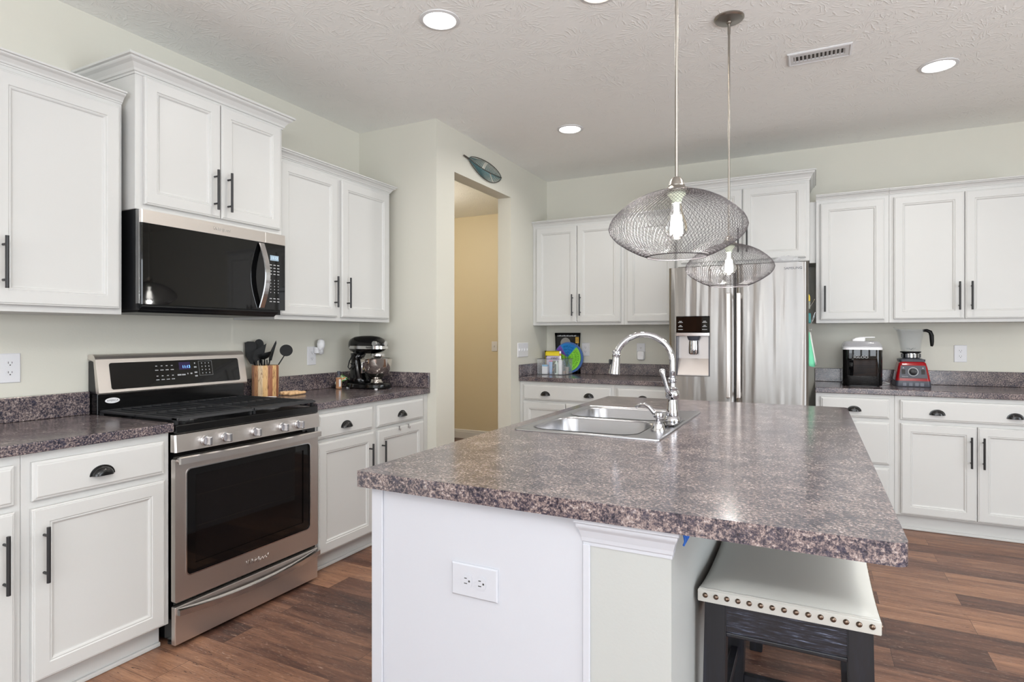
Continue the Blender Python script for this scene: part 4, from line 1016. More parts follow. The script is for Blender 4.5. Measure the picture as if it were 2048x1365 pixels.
# ------------------------------------------------------------------ bar stools
def stool(label, x, y):
    g = 'saddle bar stools under the island overhang'
    t = thing('bar_stool', label, 'bar stool', (0, 0, 0), g)
    W2, L2 = .186, .262   # half width (x), half length (y)
    def sad(v): return .020*(abs(v)/L2)**2.2
    bm = NB(); nu, nv = 14, 20
    rows = []
    for j in range(nv+1):
        v = -1+2*j/nv; row = []
        for i in range(nu+1):
            u = -1+2*i/nu
            ex = (1-abs(u)**5)*(1-abs(v)**6)
            z = .640+sad(v*L2)+.030*max(ex, 0)**.5
            row.append(bm.verts.new((u*W2, v*L2, z)))
        rows.append(row)
    for j in range(nv):
        for i in range(nu): bm.faces.new([rows[j][i], rows[j][i+1], rows[j+1][i+1], rows[j+1][i]])
    ring = [rows[0][i] for i in range(nu+1)]+[rows[j][nu] for j in range(1, nv+1)]+[rows[nv][i] for i in range(nu-1, -1, -1)]+[rows[j][0] for j in range(nv-1, 0, -1)]
    prev = ring
    for (o, dz) in ((.003, -.004), (.003, -.028), (-.002, -.031)):
        cur = [bm.verts.new((v.co.x+math.copysign(o, v.co.x) if abs(v.co.x) > W2-.001 else v.co.x, v.co.y+math.copysign(o, v.co.y) if abs(v.co.y) > L2-.001 else v.co.y, .640+sad(v.co.y if abs(v.co.y) < L2 else L2)+dz)) for v in ring]
        n = len(ring)
        for i in range(n): bm.faces.new([prev[i], prev[(i+1) % n], cur[(i+1) % n], cur[i]])
        prev = cur
    bm.faces.new(list(reversed(prev)))
    st = obj('seat', bm, M['leather'], t, local=True, smooth='auto')
    bm = NB(); tube(bm, [(u*W2, -L2-.0005, .6405+.020+.0006*math.sin(u*30)) for u in [-1+2*i/20 for i in range(21)]], .0016, 6); obj('piping', bm, M['leather'], st, local=True, smooth=True)
    # nail heads
    bm = NB(); lathe(bm, [(.0063, 0), (.0063, .0008), (.0050, .0030), (.0023, .0043), (.0004, .0046)], (0, 0, 0), 12); 
    me = bpy.data.meshes.new('nail_head'); bm.to_mesh(me); bm.free(); me.shade_smooth(); me.materials.append(M['nail'])
    def nail(p, rot):
        o = bpy.data.objects.new('nail_head', me); COL.objects.link(o); o.parent = st; o.location = p; o.rotation_euler = rot
    for k in range(15):
        u = -.172+.344*k/14
        nail((u, -L2-.0028, .645), (PI/2, 0, 0)); nail((u, L2+.0028, .645), (-PI/2, 0, 0))
    for k in range(22):
        v = -.248+.496*k/21; z = .625+sad(v)
        nail((W2+.0028, v, z), (0, PI/2, 0))
    for k in range(11):
        v = -.248+.496*k/10; z = .625+sad(v)
        nail((-W2-.0028, v, z), (0, -PI/2, 0))
    def leg(sx, sy):
        bm = NB(); L = []
        for z, o in ((.0, .012), (.30, .006), (.627, 0)):
            cx, cy = sx*(.150+o), sy*(.228+o); h = .025 if z > .2 else .023
            L.append([(cx-h, cy-h, z), (cx+h, cy-h, z), (cx+h, cy+h, z), (cx-h, cy+h, z)])
        loft(bm, L)
        bmesh.ops.bevel(bm, geom=[e for e in bm.edges if abs(e.verts[0].co.z-e.verts[1].co.z) > .1], offset=.003, segments=2, affect='EDGES')
        return bm
    for sx in (-1, 1):
        for sy in (-1, 1): obj('leg', leg(sx, sy), M['blackwood'], t, local=True)
    for sy in (-1, 1):
        bm = NB(); y_ = sy*.238; box(bm, -.126, .126, y_-.010, y_+.010, .560, .6265); a = obj('apron', bm, M['apronwood'], t, local=True)
        bm = NB(); box(bm, -.128, .128, y_-.013, y_+.013, .549, .560, .003, 2); obj('apron_bead', bm, M['blackwood'], a, local=True)
    for sx in (-1, 1):
        bm = NB(); x_ = sx*.160; box(bm, x_-.010, x_+.010, -.204, .204, .560, .622); obj('apron', bm, M['apronwood'], t, local=True)
        bm = NB(); x_ = sx*.158; box(bm, x_-.011, x_+.011, -.212, .212, .28, .305, .002, 1); obj('stretcher', bm, M['blackwood'], t, local=True)
    for sy in (-1, 1):
        bm = NB(); y_ = sy*.234; box(bm, -.134, .134, y_-.011, y_+.011, .190, .215, .002, 1); obj('stretcher', bm, M['blackwood'], t, local=True)
    t.location = (x, y, 0.0005)
    return t
s1 = stool('nearest bar stool, cream leather saddle seat with nail heads, under the island overhang', -.060, 1.745)
def dup_deep(root, loc, label):
    r = root.copy(); COL.objects.link(r); r.location = loc; r['label'] = label
    for ch in list(root.children):
        c = ch.copy(); COL.objects.link(c); c.parent = r
        if ch.name.startswith('seat'): continue      # nails of the hidden seat are not seen
        for g in ch.children:
            d = g.copy(); COL.objects.link(d); d.parent = c
    return r
dup_deep(s1, (-.045, 2.830, .0005), 'second black-legged bar stool hidden behind the nearest one, under the island')

# ------------------------------------------------------------------ counter objects, left run
CX, CY = -2.812, 2.405
ck = thing('utensil_crock', 'round striped wooden crock holding black utensils, on the worktop beside the range', 'utensil holder', (CX, CY, ZT+.001))
bm = NB(); lathe(bm, [(.070, 0), (.072, .004), (.073, .170), (.072, .182), (.064, .182), (.063, .170), (.062, .012), (.001, .012)], (0, 0, 0), 40); obj('body', bm, M['crock'], ck, local=True, smooth='auto')
Rv = Vector((.8917, .4527, 0)); Rv = Vector((.649, .761, 0)); Dv = Vector((-.761, .649, 0))   # along / across the sight line to the crock
def UP(a, d, z): return Vector((CX, CY, 0))+Rv*a+Dv*d+Vector((0, 0, z))
def flat_head(poly, d0, th=.003, bend=0.0):
    bm = NB(); loft(bm, [[tuple(UP(a, d0+bend*(z-1.1), z)) for a, z in poly], [tuple(UP(a, d0+th+bend*(z-1.1), z)) for a, z in poly]]); return bm
def utensil(name, label, base, top, r, head_bm, cat='cooking utensil'):
    t = thing(name, label, cat, tuple(base))
    bm = NB(); tube(bm, [tuple(base), tuple(base.lerp(top, .5)), tuple(top)], [r, r*1.0, r*.85], 8, flat=.7); obj('handle', bm, M['nylon'], t, smooth=True)
    obj('head', head_bm, M['nylon'], t, smooth='auto')
    return t
zb = ZT+.016
def disc_head(a, d, z, ra, rz, depth=.016):
    bm = NB(); L = []
    for s, q in ((1.0, 0), (1.0, .003), (.9, depth*.5), (.6, depth*.9), (.15, depth)):
        L.append([tuple(UP(a+ra*s*math.cos(2*PI*k/24), d+q, z+rz*s*math.sin(2*PI*k/24))) for k in range(24)])
    loft(bm, L); return bm
utensil('serving_spoon', 'black nylon round spoon leaning far right in the wooden crock', UP(-.030, .0, zb), UP(.105, .0, 1.156), .0055, disc_head(.112, -.004, 1.180, .036, .034))
utensil('spatula', 'broad black turner at the left side of the wooden crock', UP(.02, .020, zb), UP(-.062, .024, 1.115), .0055, flat_head([(-.080, 1.105), (-.050, 1.095), (-.046, 1.215), (-.060, 1.232), (-.094, 1.233), (-.110, 1.225), (-.106, 1.15)], .022))
utensil('serving_spoon', 'black nylon spoon standing upright at the back of the wooden crock', UP(.0, .036, zb), UP(-.030, .046, 1.180), .0055, disc_head(-.034, .040, 1.214, .026, .032))
utensil('spatula', 'angled black square turner in the middle of the wooden crock', UP(.03, -.012, zb), UP(-.030, -.020, 1.130), .0055, flat_head([(-.066, 1.135), (-.050, 1.118), (-.010, 1.140), (.006, 1.222), (-.056, 1.180)], -.022))
bm = NB(); L = []
for s, q in ((1.0, 0), (.98, -.010), (.85, -.022), (.55, -.032), (.15, -.036)):
    L.append([tuple(UP(-.003+.036*s*math.cos(2*PI*k/22), -.045+.032*s*math.sin(2*PI*k/22), 1.168+q+.010*math.cos(2*PI*k/22)*s)) for k in range(22)])
loft(bm, L)
utensil('soup_ladle', 'black ladle with rounded bowl hanging at the front of the wooden crock', UP(-.02, -.030, zb), UP(-.004, -.036, 1.132), .0055, bm)
utensil('slim_spatula', 'slim pointed black spatula leaning right of centre in the wooden crock', UP(-.02, .018, zb), UP(.026, .020, 1.130), .006, flat_head([(.018, 1.120), (.034, 1.122), (.042, 1.155), (.060, 1.222), (.058, 1.239), (.050, 1.225), (.022, 1.165)], .018))
bm = NB()
for a in (-.044, -.030, -.016, -.002, .010): tube(bm, [tuple(UP(a, -.026, 1.085)), tuple(UP(a-.002, -.027, 1.128))], .0032, 6)
tube(bm, [tuple(UP(-.046, -.026, 1.086)), tuple(UP(.012, -.026, 1.086))], .004, 6)
utensil('pasta_server', 'black toothed pasta server low at the front of the wooden crock', UP(-.02, -.040, zb), UP(-.017, -.027, 1.084), .005, bm)
# little white dish
bm = NB(); lathe(bm, [(.020, 0), (.030, .006), (.032, .010), (.028, .009), (.018, .004), (.001, .004)], (-2.700, 2.345, ZT+.0008), 24); tag(recentre(obj('small_dish', bm, M['white'], smooth='auto')), 'tiny white dish at the foot of the wooden crock by the range', 'dish')
for i, (a, b, lb) in enumerate((((-2.800, 2.500), (-2.800, 2.640), 'turned birch stick nearest the backsplash, lying beside the wooden crock'), ((-2.765, 2.495), (-2.765, 2.625), 'turned birch stick in the middle of three beside the wooden crock'), ((-2.725, 2.500), (-2.738, 2.635), 'turned birch stick nearest the worktop front, beside the wooden crock'))):
    bm = NB(); A = Vector((*a, ZT+.0125)); B = Vector((*b, ZT+.0105)); tube(bm, [tuple(A.lerp(B, s)) for s in (0, .04, .3, .36, .42, .8, .93, 1)], [.008, .011, .011, .0085, .0105, .009, .009, .006], 14)
    tag(recentre(obj('wooden_stick', bm, M['stick'], smooth='auto')), lb, 'wooden stick', 'birch sticks on the worktop')
# spice bottle
t = thing('spice_bottle', 'small glass bottle of brown spice with dark cap, left of the mixer', 'bottle', (-2.800, 2.985, ZT+.001))
bm = NB(); box(bm, -.014, .014, -.014, .014, 0, .074, .003); obj('spice_fill', bm, mat('spice and label', (188, 140, 104), .35), t, local=True)
bm = NB(); prism(bm, [(-.0145, .014), (.004, .014), (.004, .062), (-.0145, .062)], lambda u, v, n: (n, u, v), .0142, .0148); obj('paper_label', bm, M['white'], t, local=True)
bm = NB(); lathe(bm, [(.013, .0745), (.009, .086), (.0085, .096)], (0, 0, 0), 16); obj('neck', bm, M['jar'], t, local=True, smooth='auto')
bm = NB(); lathe(bm, [(.0105, .0965), (.0105, .114), (.009, .116)], (0, 0, 0), 16); obj('cap', bm, M['bluegrey'], t, local=True, smooth='auto')
# snack packet behind mixer
t = thing('snack_packet', 'crinkled colourful snack packet with black tail lying behind the mixer', 'packet', (-2.83, 3.09, ZT+.001))
pm = mat('printed packet', (180, 200, 210), .3); n, l, b = nodes(pm); v = tex_coord(n, l); l.new(ramp(n, l, noise(n, l, v, 34, 2, .5), [(.38, rgb(60, 110, 60)), (.45, rgb(150, 196, 70)), (.5, rgb(214, 226, 236)), (.56, rgb(232, 160, 60)), (.62, rgb(214, 100, 30)), (.68, rgb(150, 190, 225))], 'CONSTANT'), b.inputs['Base Color'])
bm = NB(); L = []
for i in range(7):
    s = i/6; c = Vector((-2.860+.004*s, 3.020+.085*s, ZT+.030+.042*s)); w = .008+.022*s; th = .016*math.sin(PI*min(.98, s*.8+.12))
    L.append([(c.x+(w if q < 2 else w)*u, c.y, c.z+th*v_+w*.5*u*-1) for q, (u, v_) in enumerate(((-1, 0), (-.4, 1), (.4, 1), (1, 0), (.4, -1), (-.4, -1)))])
loft(bm, L); obj('bag', bm, pm, t, smooth='auto')
bm = NB(); box(bm, -2.885, -2.845, 3.010, 3.050, ZT+.0012, ZT+.020, .006); obj('black_tail', bm, M['blackplastic'], t)

# stand mixer : axis along +x
MX, MY, MZ = -2.665, 3.125, ZT+.001
mx = thing('stand_mixer', 'glossy black tilt-head stand mixer with steel bowl in the worktop corner', 'stand mixer', (MX, MY, MZ))
def ell(cx, a, b, z, n=28, p=2.4, y=0):
    out = []
    for k in range(n):
        t_ = 2*PI*k/n; c_, s_ = math.cos(t_), math.sin(t_)
        out.append((cx+a*math.copysign(abs(c_)**(2/p), c_), y+b*math.copysign(abs(s_)**(2/p), s_), z))
    return out
bm = NB(); loft(bm, [ell(0, .165, .100, .004), ell(0, .168, .103, .010), ell(0, .166, .100, .028), ell(-.002, .150, .086, .036)]); obj('base', bm, M['black'], mx, local=True, smooth='auto')
bm = NB()
for x in (-.12, .12):
    for y in (-.07, .07): lathe(bm, [(.011, 0), (.010, .005)], (x, y, 0), 12)
obj('rubber_feet', bm, M['white'], mx, local=True)
bm = NB(); loft(bm, [ell(-.080, .086, .072, .030), ell(-.088, .062, .058, .070), ell(-.094, .046, .050, .120), ell(-.096, .038, .046, .170), ell(-.098, .036, .046, .200), ell(-.090, .050, .050, .232)]); obj('column', bm, M['black'], mx, local=True, smooth=True)
bm = NB(); L = []   # motor head, ellipsoidal along x
for x, ry, zt, zb_ in ((-.150, .012, .292, .272), (-.146, .034, .316, .250), (-.132, .052, .334, .240), (-.100, .062, .346, .232), (-.04, .066, .350, .228), (.03, .066, .350, .230), (.075, .064, .344, .236), (.105, .058, .330, .244), (.124, .046, .312, .256), (.134, .030, .300, .264)):
    zc_ = (zt+zb_)/2; hz = (zt-zb_)/2
    L.append([(x, ry*math.copysign(abs(math.cos(a))**.8, math.cos(a)), zc_+hz*math.sin(a)) for a in [2*PI*k/28 for k in range(28)]])
loft(bm, L); hd = obj('motor_head', bm, M['black'], mx, local=True, smooth=True)
bm = NB(); L = []
for z in (.262, .282):
    L.append([(x, s*(ry+.0022), z) for x, ry, s in [(-.146, .030, -1), (-.134, .046, -1), (-.100, .0615, -1), (-.04, .0655, -1), (.03, .0655, -1), (.075, .0635, -1), (.105, .057, -1), (.124, .046, -1), (.136, .030, -1), (.136, .030, 1), (.124, .046, 1), (.105, .057, 1), (.075, .0635, 1), (.03, .0655, 1), (-.04, .0655, 1), (-.100, .0615, 1), (-.134, .046, 1), (-.146, .030, 1)]])
loft(bm, L); tb = obj('trim_band', bm, M['steeledge'], hd, local=True, smooth='auto')
o = text('maker_name', 'KitchenAid', .014, M['printdark'], tb, (MX+.060, MY-.0682, MZ+.272), '-y', .0004, sx=.9)
bm = NB(); lathe(bm, [(.044, .232), (.046, .226), (.046, .216), (.040, .212), (.030, .208), (.028, .196)], (.076, 0, 0), 28); obj('planetary_hub', bm, M['steeledge'], mx, local=True, smooth='auto')
bm = NB(); tube(bm, [(.076, 0, .198), (.076, 0, .120)], .006, 10); obj('beater_shaft', bm, M['steeledge'], mx, local=True)
bm = NB(); lathe(bm, [(.018, 0), (.018, .010), (.012, .012)], (.133, 0, .298), 20, 'x'); obj('attachment_hub', bm, M['steeledge'], hd, local=True, smooth='auto')
bm = NB(); lathe(bm, [(.017, 0), (.017, .016), (.012, .020)], (.100, -.070, .298), 20, 'y')
for v_ in bm.verts: v_.co.y = -.060-(v_.co.y+.060+.010) if False else v_.co.y
obj('attachment_knob', bm, M['knobsteel'], hd, local=True, smooth='auto')
bm = NB(); lathe(bm, [(.046, .0365), (.048, .040), (.040, .048), (.036, .060), (.046, .072), (.070, .092), (.090, .122), (.102, .160), (.106, .196), (.109, .198), (.106, .200), (.102, .196), (.098, .160), (.086, .124), (.060, .094), (.001, .080)], (.062, 0, 0), 40); bw = obj('bowl', bm, mat('polished bowl steel', (206, 200, 194), .1, 1.0), mx, local=True, smooth='auto')
bm = NB(); tube(bm, [(.062, -.106, .180), (.062, -.140, .176), (.062, -.142, .110), (.062, -.096, .116)], .0055, 8, flat=1.0); obj('bowl_handle', bm, M['chrome'], bw, local=True, smooth=True)
bm = NB(); tube(bm, [(-.060, -.060, .250), (-.075, -.070, .230), (-.110, -.066, .180), (-.128, -.060, .140), (-.110, -.064, .125), (-.085, -.066, .150), (-.100, -.064, .165)], .0042, 8); obj('coiled_cord', bm, M['blackplastic'], mx, local=True, smooth=True)

# over-door hooks
for y, lb in ((2.985, 'left of two small steel hooks over the door below the mixer'), (3.080, 'right of two small steel hooks over the door below the mixer')):
    bm = NB(); box(bm, BL+.0005, BL+.0225, y-.006, y+.006, .7005, .7020); box(bm, BL+.0203, BL+.0225, y-.006, y+.006, .678, .702); tube(bm, [(BL+.022, y, .680), (BL+.032, y, .676), (BL+.034, y, .688)], .0022, 6)
    tag(recentre(obj('over_door_hook', bm, M['steeledge'])), lb, 'hook', 'hooks over the base cabinet door')

# ------------------------------------------------------------------ counter objects, back left
BX0, BX1, BY0, BY1 = -2.226, -1.965, 4.885, 5.088
bn = thing('organiser_bin', 'clear plastic organiser bin on the back left worktop, full of small items', 'storage bin', (-2.1, 4.99, ZT+.001))
zz = ZT+.001
bm = NB()
for (a, b, c, d) in ((BX0, BX1, BY0, BY0+.003), (BX0, BX1, BY1-.003, BY1), (BX0, BX0+.003, BY0+.003, BY1-.003), (BX1-.003, BX1, BY0+.003, BY1-.003)): box(bm, a, b, c, d, zz, zz+.140)
box(bm, BX0+.003, BX1-.003, BY0+.003, BY1-.003, zz, zz+.003); obj('walls', bm, M['clear'], bn)
bm = NB()
for (a, b, c, d) in ((BX0-.001, BX1+.001, BY0-.001, BY0+.001), (BX0-.001, BX0+.001, BY0, BY1), (BX1-.001, BX1+.001, BY0, BY1)): box(bm, a, b, c, d, zz, zz+.004); box(bm, a, b, c, d, zz+.138, zz+.1415)
obj('edge', bm, mat('smoky acrylic edge', (90, 94, 100), .15), bn)
def pillow(w, h, th, m, t, name='bag', crimp=.012):
    bm = NB(); nu, nv = 10, 12
    for s in (1, -1):
        g = [[bm.verts.new(((i/nu-.5)*w*(1-.06*math.sin(PI*j/nv)), s*th*.5*(math.sin(PI*i/nu)**.6)*(math.sin(PI*min(max((j/nv-.05)/.9, 0), 1))**.6), j/nv*h)) for i in range(nu+1)] for j in range(nv+1)]
        for j in range(nv):
            for i in range(nu): bm.faces.new([g[j][i], g[j][i+1], g[j+1][i+1], g[j+1][i]])
    bmesh.ops.remove_doubles(bm, verts=bm.verts, dist=.0002)
    return obj(name, bm, m, t, local=True, smooth=True)
zi = zz+.0035
t = thing('chip_bag', 'large black snack bag standing behind the colourful wheel against the wall', 'snack bag', (-2.03, 5.133, zz)); pillow(.255, .375, .020, M_col('black foil bag', (20, 20, 22), .22), t)
bm = NB()
for k in range(15): box(bm, -2.125+k*.0125, -2.116+k*.0125+.003*(k % 2), 5.1215, 5.1225, 1.257, 1.265+.002*(k % 3))
obj('printed_marks', bm, M['print'], t)
bm = NB(); lathe(bm, [(.050, 0), (.050, .0015)], (-2.045, 5.1208, 1.195), 28, 'y'); obj('printed_disc', bm, M_col('printed disc grey', (150, 146, 140)), t)
bm = NB(); box(bm, -1.948, -1.915, 5.1205, 5.122, 1.195, 1.250); bl = obj('gold_label', bm, M_col('gold label', (206, 164, 66)), t); text('label_numeral', '3', .034, M['printdark'], bl, (-1.932, 5.120, 1.222), '-y', .0003)
# wheel
t = thing('colour_wheel_toy', 'round bubble toy in blue, green and purple wedges with blue rim', 'toy', (-2.020, 5.106, zz))
WC = (-2.017, 5.106, 1.064); WR = .128
def wedge(a0, a1, r0, r1, y, th, n=14):
    bm = NB(); o_ = [(r1*math.cos(math.radians(a0+(a1-a0)*i/n)), r1*math.sin(math.radians(a0+(a1-a0)*i/n))) for i in range(n+1)]
    i_ = [(r0*math.cos(math.radians(a1+(a0-a1)*i/n)), r0*math.sin(math.radians(a1+(a0-a1)*i/n))) for i in range(n+1)] if r0 > 0 else [(0, 0)]
    p = [(WC[0]+u, WC[2]+v_) for u, v_ in o_+i_]
    prism(bm, p, lambda u, v_, n_: (u, WC[1]-n_, v_), y, y+th); return bm
bm = NB(); lathe(bm, [(WR+.014, 0), (WR+.0155, .005), (WR+.012, .010), (WR-.002, .010)], (WC[0]+.006, WC[1]+.002, WC[2]-.002), 40, 'y'); 
for v_ in bm.verts: v_.co.y = WC[1]+.002+(v_.co.y-(WC[1]+.002))
obj('rim', bm, M_col('steel blue plastic', (74, 112, 176)), t, smooth='auto')
for a0, a1, c, nm in ((48, 122, (22, 128, 200), 'blue_wedge'), (122, 150, (120, 80, 176), 'purple_wedge'), (150, 215, (150, 216, 60), 'left_green_wedge'), (-70, 48, (140, 216, 66), 'right_green_wedge'), (215, 290, (30, 150, 160), 'lower_teal_wedge')):
    w = obj(nm, wedge(a0, a1, 0, WR, .002, .006), M_col(nm.replace('_', ' '), c), t)
    bm = NB()
    for r in (.028, .054, .080, .104):
        k = int((a1-a0)*r*.017/.020)
        for q in range(k+1):
            a = math.radians(a0+6+(a1-a0-12)*(q+.5)/(k+1)); lathe(bm, [(.009, 0), (.007, -.005), (.001, -.007)], (WC[0]+r*math.cos(a), WC[1]-.008, WC[2]+r*math.sin(a)), 10, 'y')
    obj('bubbles', bm, M[nm.replace('_', ' ')], w, smooth=True)
def small(name, label, cat, loc): return thing(name, label, cat, (loc[0], loc[1], zi))
t = small('snack_pouch', 'yellow curved snack pouch at the back of the organiser bin, left side', 'pouch', (-2.135, 5.035)); pillow(.165, .205, .028, M_col('yellow pouch', (238, 214, 48), .3), t)
t = small('snack_pouch', 'lilac and white lettered pouch in front of the yellow one in the bin', 'pouch', (-2.115, 4.995)); pillow(.150, .162, .022, M_col('lilac pouch', (196, 186, 210), .3), t)
text('printed_text', 'JOINT', .026, M['printdark'], t, (-2.098, 4.980, 1.058), '-y', .0003)
t = small('plant_pouch', 'dark pouch with green leaf picture in the middle of the organiser bin', 'pouch', (-2.080, 4.962)); pm2 = mat('leaf print', (60, 80, 50), .35); n, l, b = nodes(pm2); v = tex_coord(n, l); l.new(ramp(n, l, noise(n, l, v, 42, 2), [(.42, rgb(36, 40, 42)), (.5, rgb(96, 112, 66)), (.58, rgb(150, 150, 120)), (.62, rgb(196, 30, 90))], 'CONSTANT'), b.inputs['Base Color']); pillow(.062, .118, .018, pm2, t)
t = small('small_box', 'little white and blue box at the front left inside the organiser bin', 'box', (-2.160, 4.915)); bm = NB(); box(bm, -.024, .024, -.018, .018, 0, .068, .002, 1); obj('carton', bm, M['white'], t, local=True); bm = NB(); box(bm, -.0242, .0242, -.0182, .0182, .068, .084, .002, 1); obj('lid', bm, M_col('sky blue card', (120, 178, 214)), t, local=True)
t = small('small_tube', 'pale blue squeeze tube beside the white box in the organiser bin', 'tube', (-2.107, 4.920)); bm = NB(); loft(bm, [ell(0, .013, .013, 0, 16, 2), ell(0, .013, .013, .020, 16, 2), ell(0, .015, .010, .06, 16, 2), ell(0, .017, .002, .112, 16, 2)]); obj('body', bm, M_col('pale blue tube', (150, 184, 226)), t, local=True, smooth=True); bm = NB(); box(bm, -.017, .017, -.0022, .0022, .1122, .122); obj('crimp', bm, M_col('rose plastic', (206, 96, 130)), t, local=True)
t = small('pump_bottle', 'slim white bottle with orange collar and tall nozzle in the bin', 'bottle', (-2.018, 4.925)); bm = NB(); lathe(bm, [(.018, 0), (.019, .004), (.019, .120), (.012, .134), (.010, .140)], (0, 0, 0), 20); obj('body', bm, M['white'], t, local=True, smooth='auto'); bm = NB(); lathe(bm, [(.009, .1405), (.009, .165)], (0, 0, 0), 14); obj('nozzle', bm, M['white'], t, local=True); bm = NB(); lathe(bm, [(.0095, .1655), (.0095, .186)], (0, 0, 0), 14); obj('collar', bm, M_col('orange collar', (206, 140, 80)), t, local=True); bm = NB(); lathe(bm, [(.008, .1865), (.008, .205), (.004, .208)], (0, 0, 0), 14); obj('cap', bm, M['white'], t, local=True)
t = small('labelled_bottle', 'clear bottle with dark sideways lettering left of the white pump bottle', 'bottle', (-2.052, 4.918)); bm = NB(); lathe(bm, [(.015, 0), (.015, .100), (.008, .112), (.008, .120)], (0, 0, 0), 18); obj('body', bm, M_col('frosted bottle', (200, 214, 206)), t, local=True, smooth='auto'); bm = NB(); box(bm, -.008, .006, -.0165, -.0152, .012, .092); obj('lettering_strip', bm, M_col('dark green print', (60, 74, 66)), t, local=True)
t = small('glass_jar', 'short clear glass jar with brown contents at the front right of the bin', 'jar', (-1.993, 4.962)); bm = NB(); lathe(bm, [(.019, 0), (.020, .060), (.014, .074), (.014, .084)], (0, 0, 0), 20); obj('glass', bm, M['jar'], t, local=True, smooth='auto'); bm = NB(); lathe(bm, [(.0165, .003), (.0165, .030)], (0, 0, 0), 18); obj('contents', bm, M_col('brown contents', (132, 104, 82)), t, local=True)
t = small('air_plant', 'small dark green spiky plant at the right side of the organiser bin', 'plant', (-1.992, 5.020)); bm = NB()
for k in range(9):
    a = 2*PI*k/9; tube(bm, [(0, 0, .06), (.012*math.cos(a), .012*math.sin(a), .11), (.022*math.cos(a), .018*math.sin(a), .150+.02*(k % 3))], [.0035, .003, .0008], 5)
obj('leaves', bm, M_col('deep leaf green', (46, 84, 40)), t, local=True); bm = NB(); lathe(bm, [(.016, 0), (.020, .062), (.016, .062)], (0, 0, 0), 16); obj('pot', bm, M_col('pale pot', (196, 190, 182)), t, local=True, smooth='auto')

# ------------------------------------------------------------------ counter objects, back right
IXc, IYc = .302, 4.930
im = thing('ice_maker', 'black countertop ice maker with clear lid, right of the fridge', 'ice maker', (IXc, IYc, ZT+.001))
def rr3(w, d, r, z, cx=0, cy=0): return [(cx+u, cy+v_, z) for u, v_ in rrect(-w/2, w/2, -d/2, d/2, r, 6)]
bm = NB(); loft(bm, [rr3(.236, .335, .040, .006), rr3(.240, .340, .042, .012), rr3(.240, .340, .042, .252)]); bd = obj('body', bm, M['blackglass'], im, local=True, smooth='auto')
bm = NB(); loft(bm, [rr3(.20, .30, .03, 0), rr3(.20, .30, .03, .006)]); obj('foot_ring', bm, M['blackplastic'], im, local=True)
bm = NB(); loft(bm, [rr3(.242, .342, .043, .2525), rr3(.244, .344, .044, .262), rr3(.234, .334, .04, .272), rr3(.18, .27, .03, .266)]); obj('white_rim', bm, M['white'], im, local=True, smooth='auto')
bm = NB(); loft(bm, [rr3(.242, .342, .043, .2665), rr3(.236, .336, .043, .284), rr3(.205, .305, .04, .308), rr3(.17, .27, .03, .312)], True, True); obj('lid', bm, M['smoke'], im, local=True, smooth='auto')
text('maker_name', 'IGLOO', .023, M['print'], bd, (IXc-.01, IYc-.171, ZT+.202), '-y', .0004, sx=1.25)
sc = thing('ice_scoop', 'white plastic scoop lying on the clear lid of the ice maker', 'scoop', (IXc-.015, IYc-.06, ZT+.001+.3122))
bm = NB(); L = []
for x, w, h in ((-.048, .010, .003), (-.040, .022, .014), (-.020, .028, .026), (.010, .030, .031), (.030, .029, .031), (.036, .022, .026)):
    L.append([(x, -w, 0), (x, w, 0), (x, w*.9, h*.8), (x, w*.4, h), (x, -w*.4, h), (x, -w*.9, h*.8)])
loft(bm, L); obj('bowl', bm, M['white'], sc, local=True, smooth='auto')
bm = NB(); box(bm, .034, .096, -.009, .009, .023, .030, .003); obj('handle', bm, M['white'], sc, local=True)
# white cord loop behind
bm = NB(); tube(bm, [(.425, 5.06, ZT+.005), (.455, 5.075, ZT+.014), (.49, 5.05, ZT+.005), (.48, 5.005, ZT+.005), (.44, 4.99, ZT+.005), (.426, 4.985, ZT+.005)], .0036, 8); tag(recentre(obj('power_cord', bm, M['white'], smooth=True)), 'white power cord looped on the worktop between ice maker and blender', 'cord')

VXc, VYc = .607, 4.965
bd_ = thing('blender', 'red and black blender with clear jar, on the right worktop', 'blender', (VXc, VYc, ZT+.001))
bm = NB(); loft(bm, [rr3(.205, .215, .02, .0), rr3(.208, .218, .02, .006), rr3(.200, .212, .02, .040)]); obj('base', bm, M['bluegrey'], bd_, local=True, smooth='auto')
bm = NB()
for x in (-.05, -.015, .02, .05): box(bm, x-.012, x+.012, -.1095, -.1065, .004, .030, .002, 1)
obj('base_vent', bm, mat('grey base inset', (104, 106, 116), .35), bd_, local=True)
bm = NB(); loft(bm, [rr3(.200, .212, .022, .0405), rr3(.192, .204, .022, .070), rr3(.172, .190, .022, .130, 0, .005), rr3(.158, .178, .02, .160, 0, .010), rr3(.140, .160, .018, .170, 0, .012)]); hb = obj('housing', bm, M['red'], bd_, local=True, smooth='auto')
bm = NB(); loft(bm, [rr3(.150, .165, .018, .1705, 0, .012), rr3(.152, .167, .018, .186, 0, .012), rr3(.11, .12, .018, .192, 0, .012)]); obj('top_pad', bm, M['bluegrey'], bd_, local=True, smooth='auto')
def TV(u, v_, n_):   # sloped control face
    s = (v_-.055)/.095; y = -.1085+.020*s*1.15
    return (VXc+u, VYc+y-n_, ZT+.001+v_)
bm = NB(); prism(bm, [(-.082, .060), (.082, .060), (.070, .145), (-.070, .145)], TV, .001, .004); pl = obj('control_panel', bm, M['bluegrey'], hb)
bm = NB(); 
poly_hole(bm, [(.030*math.cos(2*PI*k/30), .103+.030*math.sin(2*PI*k/30)) for k in range(30)], [[(.026*math.cos(-2*PI*k/30), .103+.026*math.sin(-2*PI*k/30)) for k in range(30)]], TV, .0041, .0048); obj('dial_ring', bm, M['print'], pl)
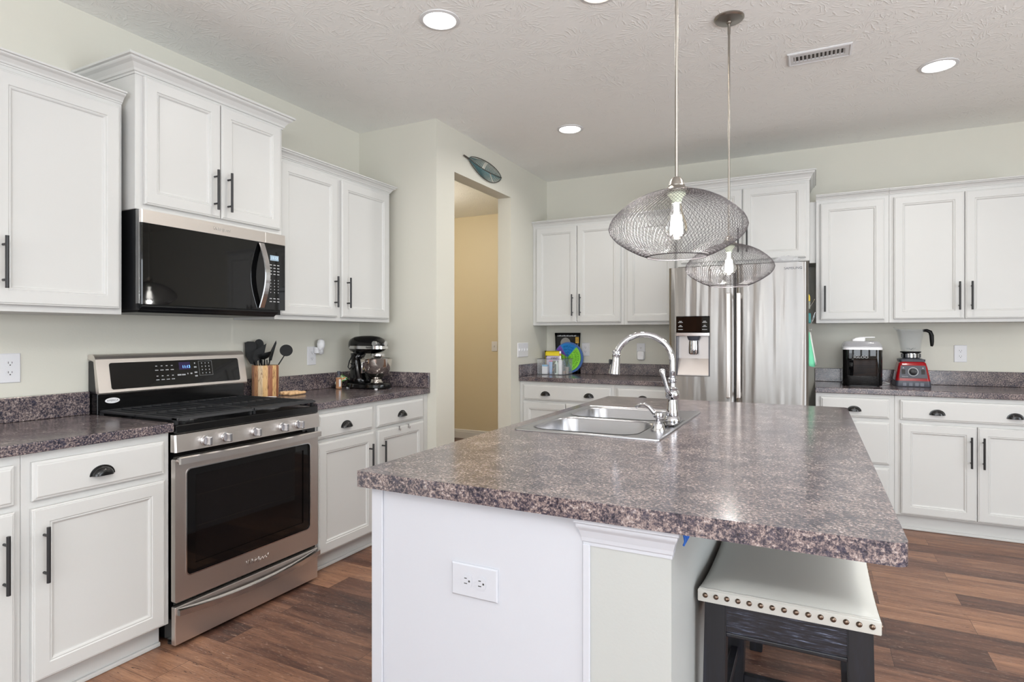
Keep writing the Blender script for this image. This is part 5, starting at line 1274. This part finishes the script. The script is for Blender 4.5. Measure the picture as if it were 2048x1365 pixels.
bm = NB(); q = TV(0, .103, .004); lathe(bm, [(.022, 0), (.020, -.016), (.014, -.019)], q, 24, 'y'); k_ = obj('dial', bm, M['blackplastic'], pl, smooth='auto')
for x in (-.056, .056):
    bm = NB(); prism(bm, [(x-.010, .088), (x+.010, .088), (x+.010, .118), (x-.010, .118)], TV, .0041, .008); obj('rocker_switch', bm, M['black'], pl)
    bm = NB(); prism(bm, [(x-.005, .126), (x+.005, .126), (x, .134)], TV, .0041, .0045); obj('switch_icon', bm, M['print'], pl)
q = TV(-.048, .070, .0045); text('maker_name', 'Vitamix', .012, M['print'], pl, q, '-y', .0002)
bm = NB(); lathe(bm, [(.050, .1925), (.054, .198), (.054, .226), (.050, .230)], (0, .012, 0), 28); cl_ = obj('jar_collar', bm, M['chrome'], bd_, local=True, smooth='auto')
bm = NB()
for k in range(14):
    a = 2*PI*k/14; box(bm, .0555*math.cos(a)-.003, .0555*math.cos(a)+.003, .012+.0555*math.sin(a)-.003, .012+.0555*math.sin(a)+.003, .198, .224)
obj('collar_rib', bm, M['blackplastic'], cl_, local=True)
bm = NB(); loft(bm, [rr3(.116, .116, .04, .2305, -.002, .012), rr3(.122, .122, .042, .240, -.002, .012)]); obj('jar_base', bm, M['blackplastic'], bd_, local=True, smooth='auto')
bm = NB(); loft(bm, [rr3(.112, .112, .036, .2405, -.002, .012), rr3(.124, .124, .036, .290, -.003, .012), rr3(.150, .145, .038, .372, -.005, .012), rr3(.158, .150, .038, .380, -.006, .012), rr3(.160, .152, .038, .394, -.007, .012), rr3(.152, .146, .036, .394, -.007, .012), rr3(.142, .138, .036, .372, -.005, .012), rr3(.116, .116, .034, .290, -.003, .012), rr3(.104, .104, .030, .245, -.002, .012)], False, True)
jr = obj('jar', bm, M['jar'], bd_, local=True, smooth='auto')
bm = NB(); tube(bm, [(-.070, .012, .388), (-.092, .012, .398), (-.104, .012, .410)], [.016, .012, .006], 10, flat=.5); obj('spout', bm, M['jar'], jr, local=True, smooth=True)
bm = NB(); tube(bm, [(.070, .012, .386), (.092, .012, .386), (.112, .012, .376), (.120, .012, .352), (.122, .012, .310), (.122, .012, .286), (.120, .012, .276)], [.010, .012, .014, .015, .014, .011, .008], 12, flat=.9); obj('handle', bm, M['nylon'], jr, local=True, smooth=True)
bm = NB()
for k in range(4):
    a = PI/2*k+.4; tube(bm, [(0, .012, .252), (.022*math.cos(a), .012+.022*math.sin(a), .256+.006*(k % 2)), (.032*math.cos(a), .012+.032*math.sin(a), .264)], .003, 6, flat=.4)
obj('blade', bm, M['knobsteel'], bd_, local=True)
